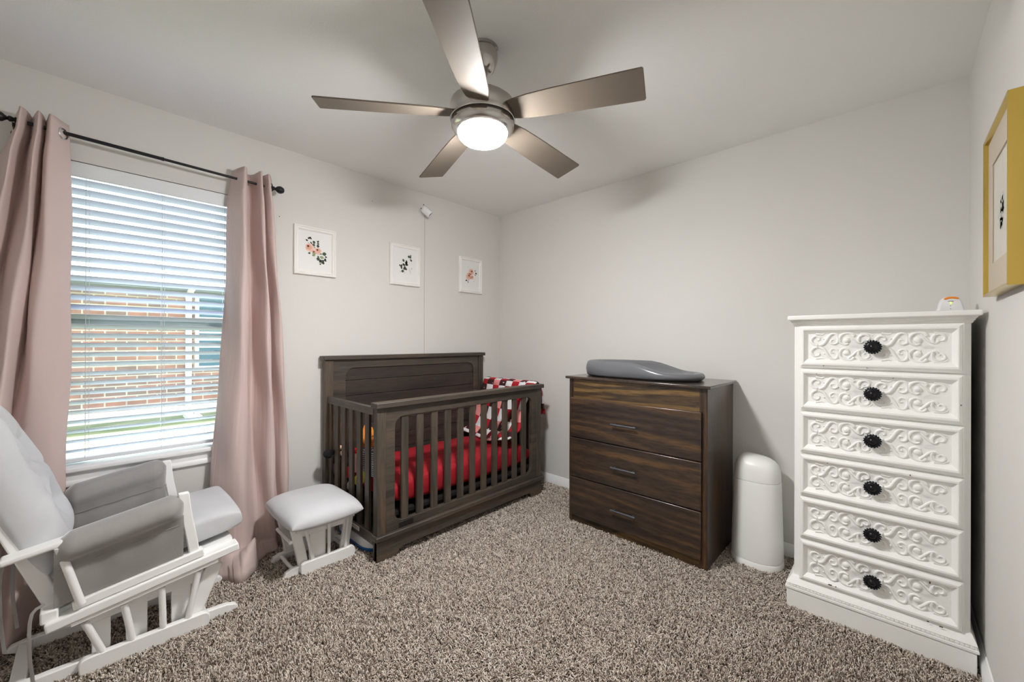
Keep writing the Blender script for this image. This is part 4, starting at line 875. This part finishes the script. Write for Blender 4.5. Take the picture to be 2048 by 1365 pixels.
# ------------------------------------------------------------------ carpet pile
def carpet():
    rng=np.random.default_rng(3)
    cam=np.array([-2.76,-2.80]); 
    dens=33000; N=int(3.4*3.05*dens)
    p=np.stack([rng.uniform(XW+.004,-.004,N),rng.uniform(YS+.004,-.004,N)],1)
    d=p-cam; dist=np.hypot(d[:,0],d[:,1]); ang=np.degrees(np.arctan2(d[:,1],d[:,0]))
    keep=(dist>1.0)&(np.abs(ang-43.5)<66)
    # fewer tufts where crib, dressers and chest stand on the pile
    def inside(x0,x1,y0,y1): return (p[:,0]>x0)&(p[:,0]<x1)&(p[:,1]>y0)&(p[:,1]<y1)
    hid=inside(-.47,0,-2.06,-1.21)|inside(-.5,0,-3.02,-2.45)|inside(-1.3,-.4,-.6,0)
    keep&=~hid
    keep&=(rng.random(N)<np.clip(2.4/dist,.42,1))
    p=p[keep]; dist=dist[keep]; n=len(p)
    # low-frequency lean direction gives the brushed patches
    lx=np.sin(p[:,0]*3.1+1.7*np.sin(p[:,1]*2.3))+np.sin(p[:,1]*4.7+p[:,0]*1.3)
    base=rng.uniform(0,2*PI,n)+.5*lx
    L=rng.uniform(.014,.026,n); lx2=np.sin(p[:,0]*7.3+2*np.sin(p[:,1]*5.1))*np.sin(p[:,1]*6.1+p[:,0]*2.7); lean=np.clip(rng.normal(.8,.3,n)+.18*lx+.22*lx2,.05,1.4)
    r=rng.uniform(.0018,.0027,n)*np.clip(dist/1.9,1,1.5)
    ca,sa=np.cos(base),np.sin(base)
    curl=rng.uniform(-1.2,1.2,n)
    V=np.zeros((n,10,3)); 
    z0=-.0125
    for ring,t,rs in ((0,0.,1.),(1,.5,1.05),(2,.85,.85)):
        b2=base+curl*t; 
        h=L*np.sin(lean*t*.9+.0)/np.maximum(lean*.9,.01); zz=L*t*np.cos(lean*t*.75)
        cx=p[:,0]+np.cos(b2)*h*lean*.9; cy=p[:,1]+np.sin(b2)*h*lean*.9
        for j in range(3):
            q=2*PI*j/3+base+t*2.0
            V[:,ring*3+j,0]=cx+np.cos(q)*r*rs; V[:,ring*3+j,1]=cy+np.sin(q)*r*rs; V[:,ring*3+j,2]=z0+zz+np.sin(q+1)*r*.4*(t>0)
    V[:,9,0]=V[:,6:9,0].mean(1)+np.cos(base+curl)*r*.9; V[:,9,1]=V[:,6:9,1].mean(1)+np.sin(base+curl)*r*.9; V[:,9,2]=V[:,6:9,2].mean(1)+r*.5
    V[:,:,0]=np.clip(V[:,:,0],XW+.002,-.002); V[:,:,1]=np.clip(V[:,:,1],YS+.002,-.002)
    tri=[]
    for a in (0,3):
        for j in range(3):
            j2=(j+1)%3; tri+=[(a+j,a+j2,a+3+j2),(a+j,a+3+j2,a+3+j)]
    for j in range(3): tri.append((6+j,6+(j+1)%3,9))
    tri=np.array(tri); F=(tri[None]+10*np.arange(n)[:,None,None]).reshape(-1)
    nf=n*len(tri)
    me=bpy.data.meshes.new('carpet_pile'); me.vertices.add(n*10); me.vertices.foreach_set('co',V.reshape(-1).astype(np.float32))
    me.loops.add(nf*3); me.loops.foreach_set('vertex_index',F.astype(np.int32))
    me.polygons.add(nf); me.polygons.foreach_set('loop_start',(np.arange(nf)*3).astype(np.int32)); me.polygons.foreach_set('loop_total',np.full(nf,3,np.int32))
    me.polygons.foreach_set('use_smooth',np.ones(nf,bool)); me.materials.append(M['tuft']); me.update(); me.validate()
    o=bpy.data.objects.new('carpet_pile',me); C.objects.link(o)
    tag(o,'beige and brown shaggy carpet pile covering the whole floor','carpet',kind='stuff')
    print('tufts',n)
carpet()

# ------------------------------------------------------------------ light, sky, camera
w=bpy.data.worlds.new('sky'); bpy.context.scene.world=w; w.use_nodes=True
bg=w.node_tree.nodes['Background']; bg.inputs[0].default_value=(.86,.93,1,1); bg.inputs[1].default_value=2.5
la=bpy.data.lights.new('window_portal','AREA'); la.shape='RECTANGLE'; la.size=WX1-WX0; la.size_y=WZ1-WZ0; la.cycles.is_portal=True
lo=bpy.data.objects.new('window_portal',la); C.objects.link(lo); lo.location=((WX0+WX1)/2,.16,(WZ0+WZ1)/2); lo.rotation_euler=(R(-90),0,0)
sn=bpy.data.lights.new('sun','SUN'); sn.energy=14; sn.angle=R(4); sn.color=(1,.97,.92)
so=bpy.data.objects.new('sun',sn); C.objects.link(so); so.location=(-4,5,8); so.rotation_euler=Vector((.45,-.2,-1)).to_track_quat('-Z','Y').to_euler()
sc_=bpy.context.scene
cam=bpy.data.cameras.new('camera'); co=bpy.data.objects.new('camera',cam); C.objects.link(co); sc_.camera=co
cam.sensor_width=36; cam.lens=803.05/2048*36; cam.clip_start=.02; cam.clip_end=100
yaw,pitch,roll=.7603,.0006,.0034
f=Vector((math.cos(pitch)*math.cos(yaw),math.cos(pitch)*math.sin(yaw),math.sin(pitch))); r=Vector((math.sin(yaw),-math.cos(yaw),0)); u=r.cross(f)
r2=r*math.cos(roll)+u*math.sin(roll); u2=-r*math.sin(roll)+u*math.cos(roll)
co.matrix_world=Matrix(((r2.x,u2.x,-f.x,-2.7595),(r2.y,u2.y,-f.y,-2.8017),(r2.z,u2.z,-f.z,1.2247),(0,0,0,1)))
vs=sc_.view_settings; vs.view_transform='Standard'; vs.look='None'; vs.gamma=1; vs.exposure=.9; vs.use_curve_mapping=False
cy=sc_.cycles; cy.use_adaptive_sampling=True; cy.adaptive_threshold=.025; cy.max_bounces=9; cy.diffuse_bounces=6; cy.glossy_bounces=4; cy.transparent_max_bounces=12; cy.sample_clamp_indirect=6; cy.use_denoising=True; cy.caustics_reflective=False; cy.caustics_refractive=False
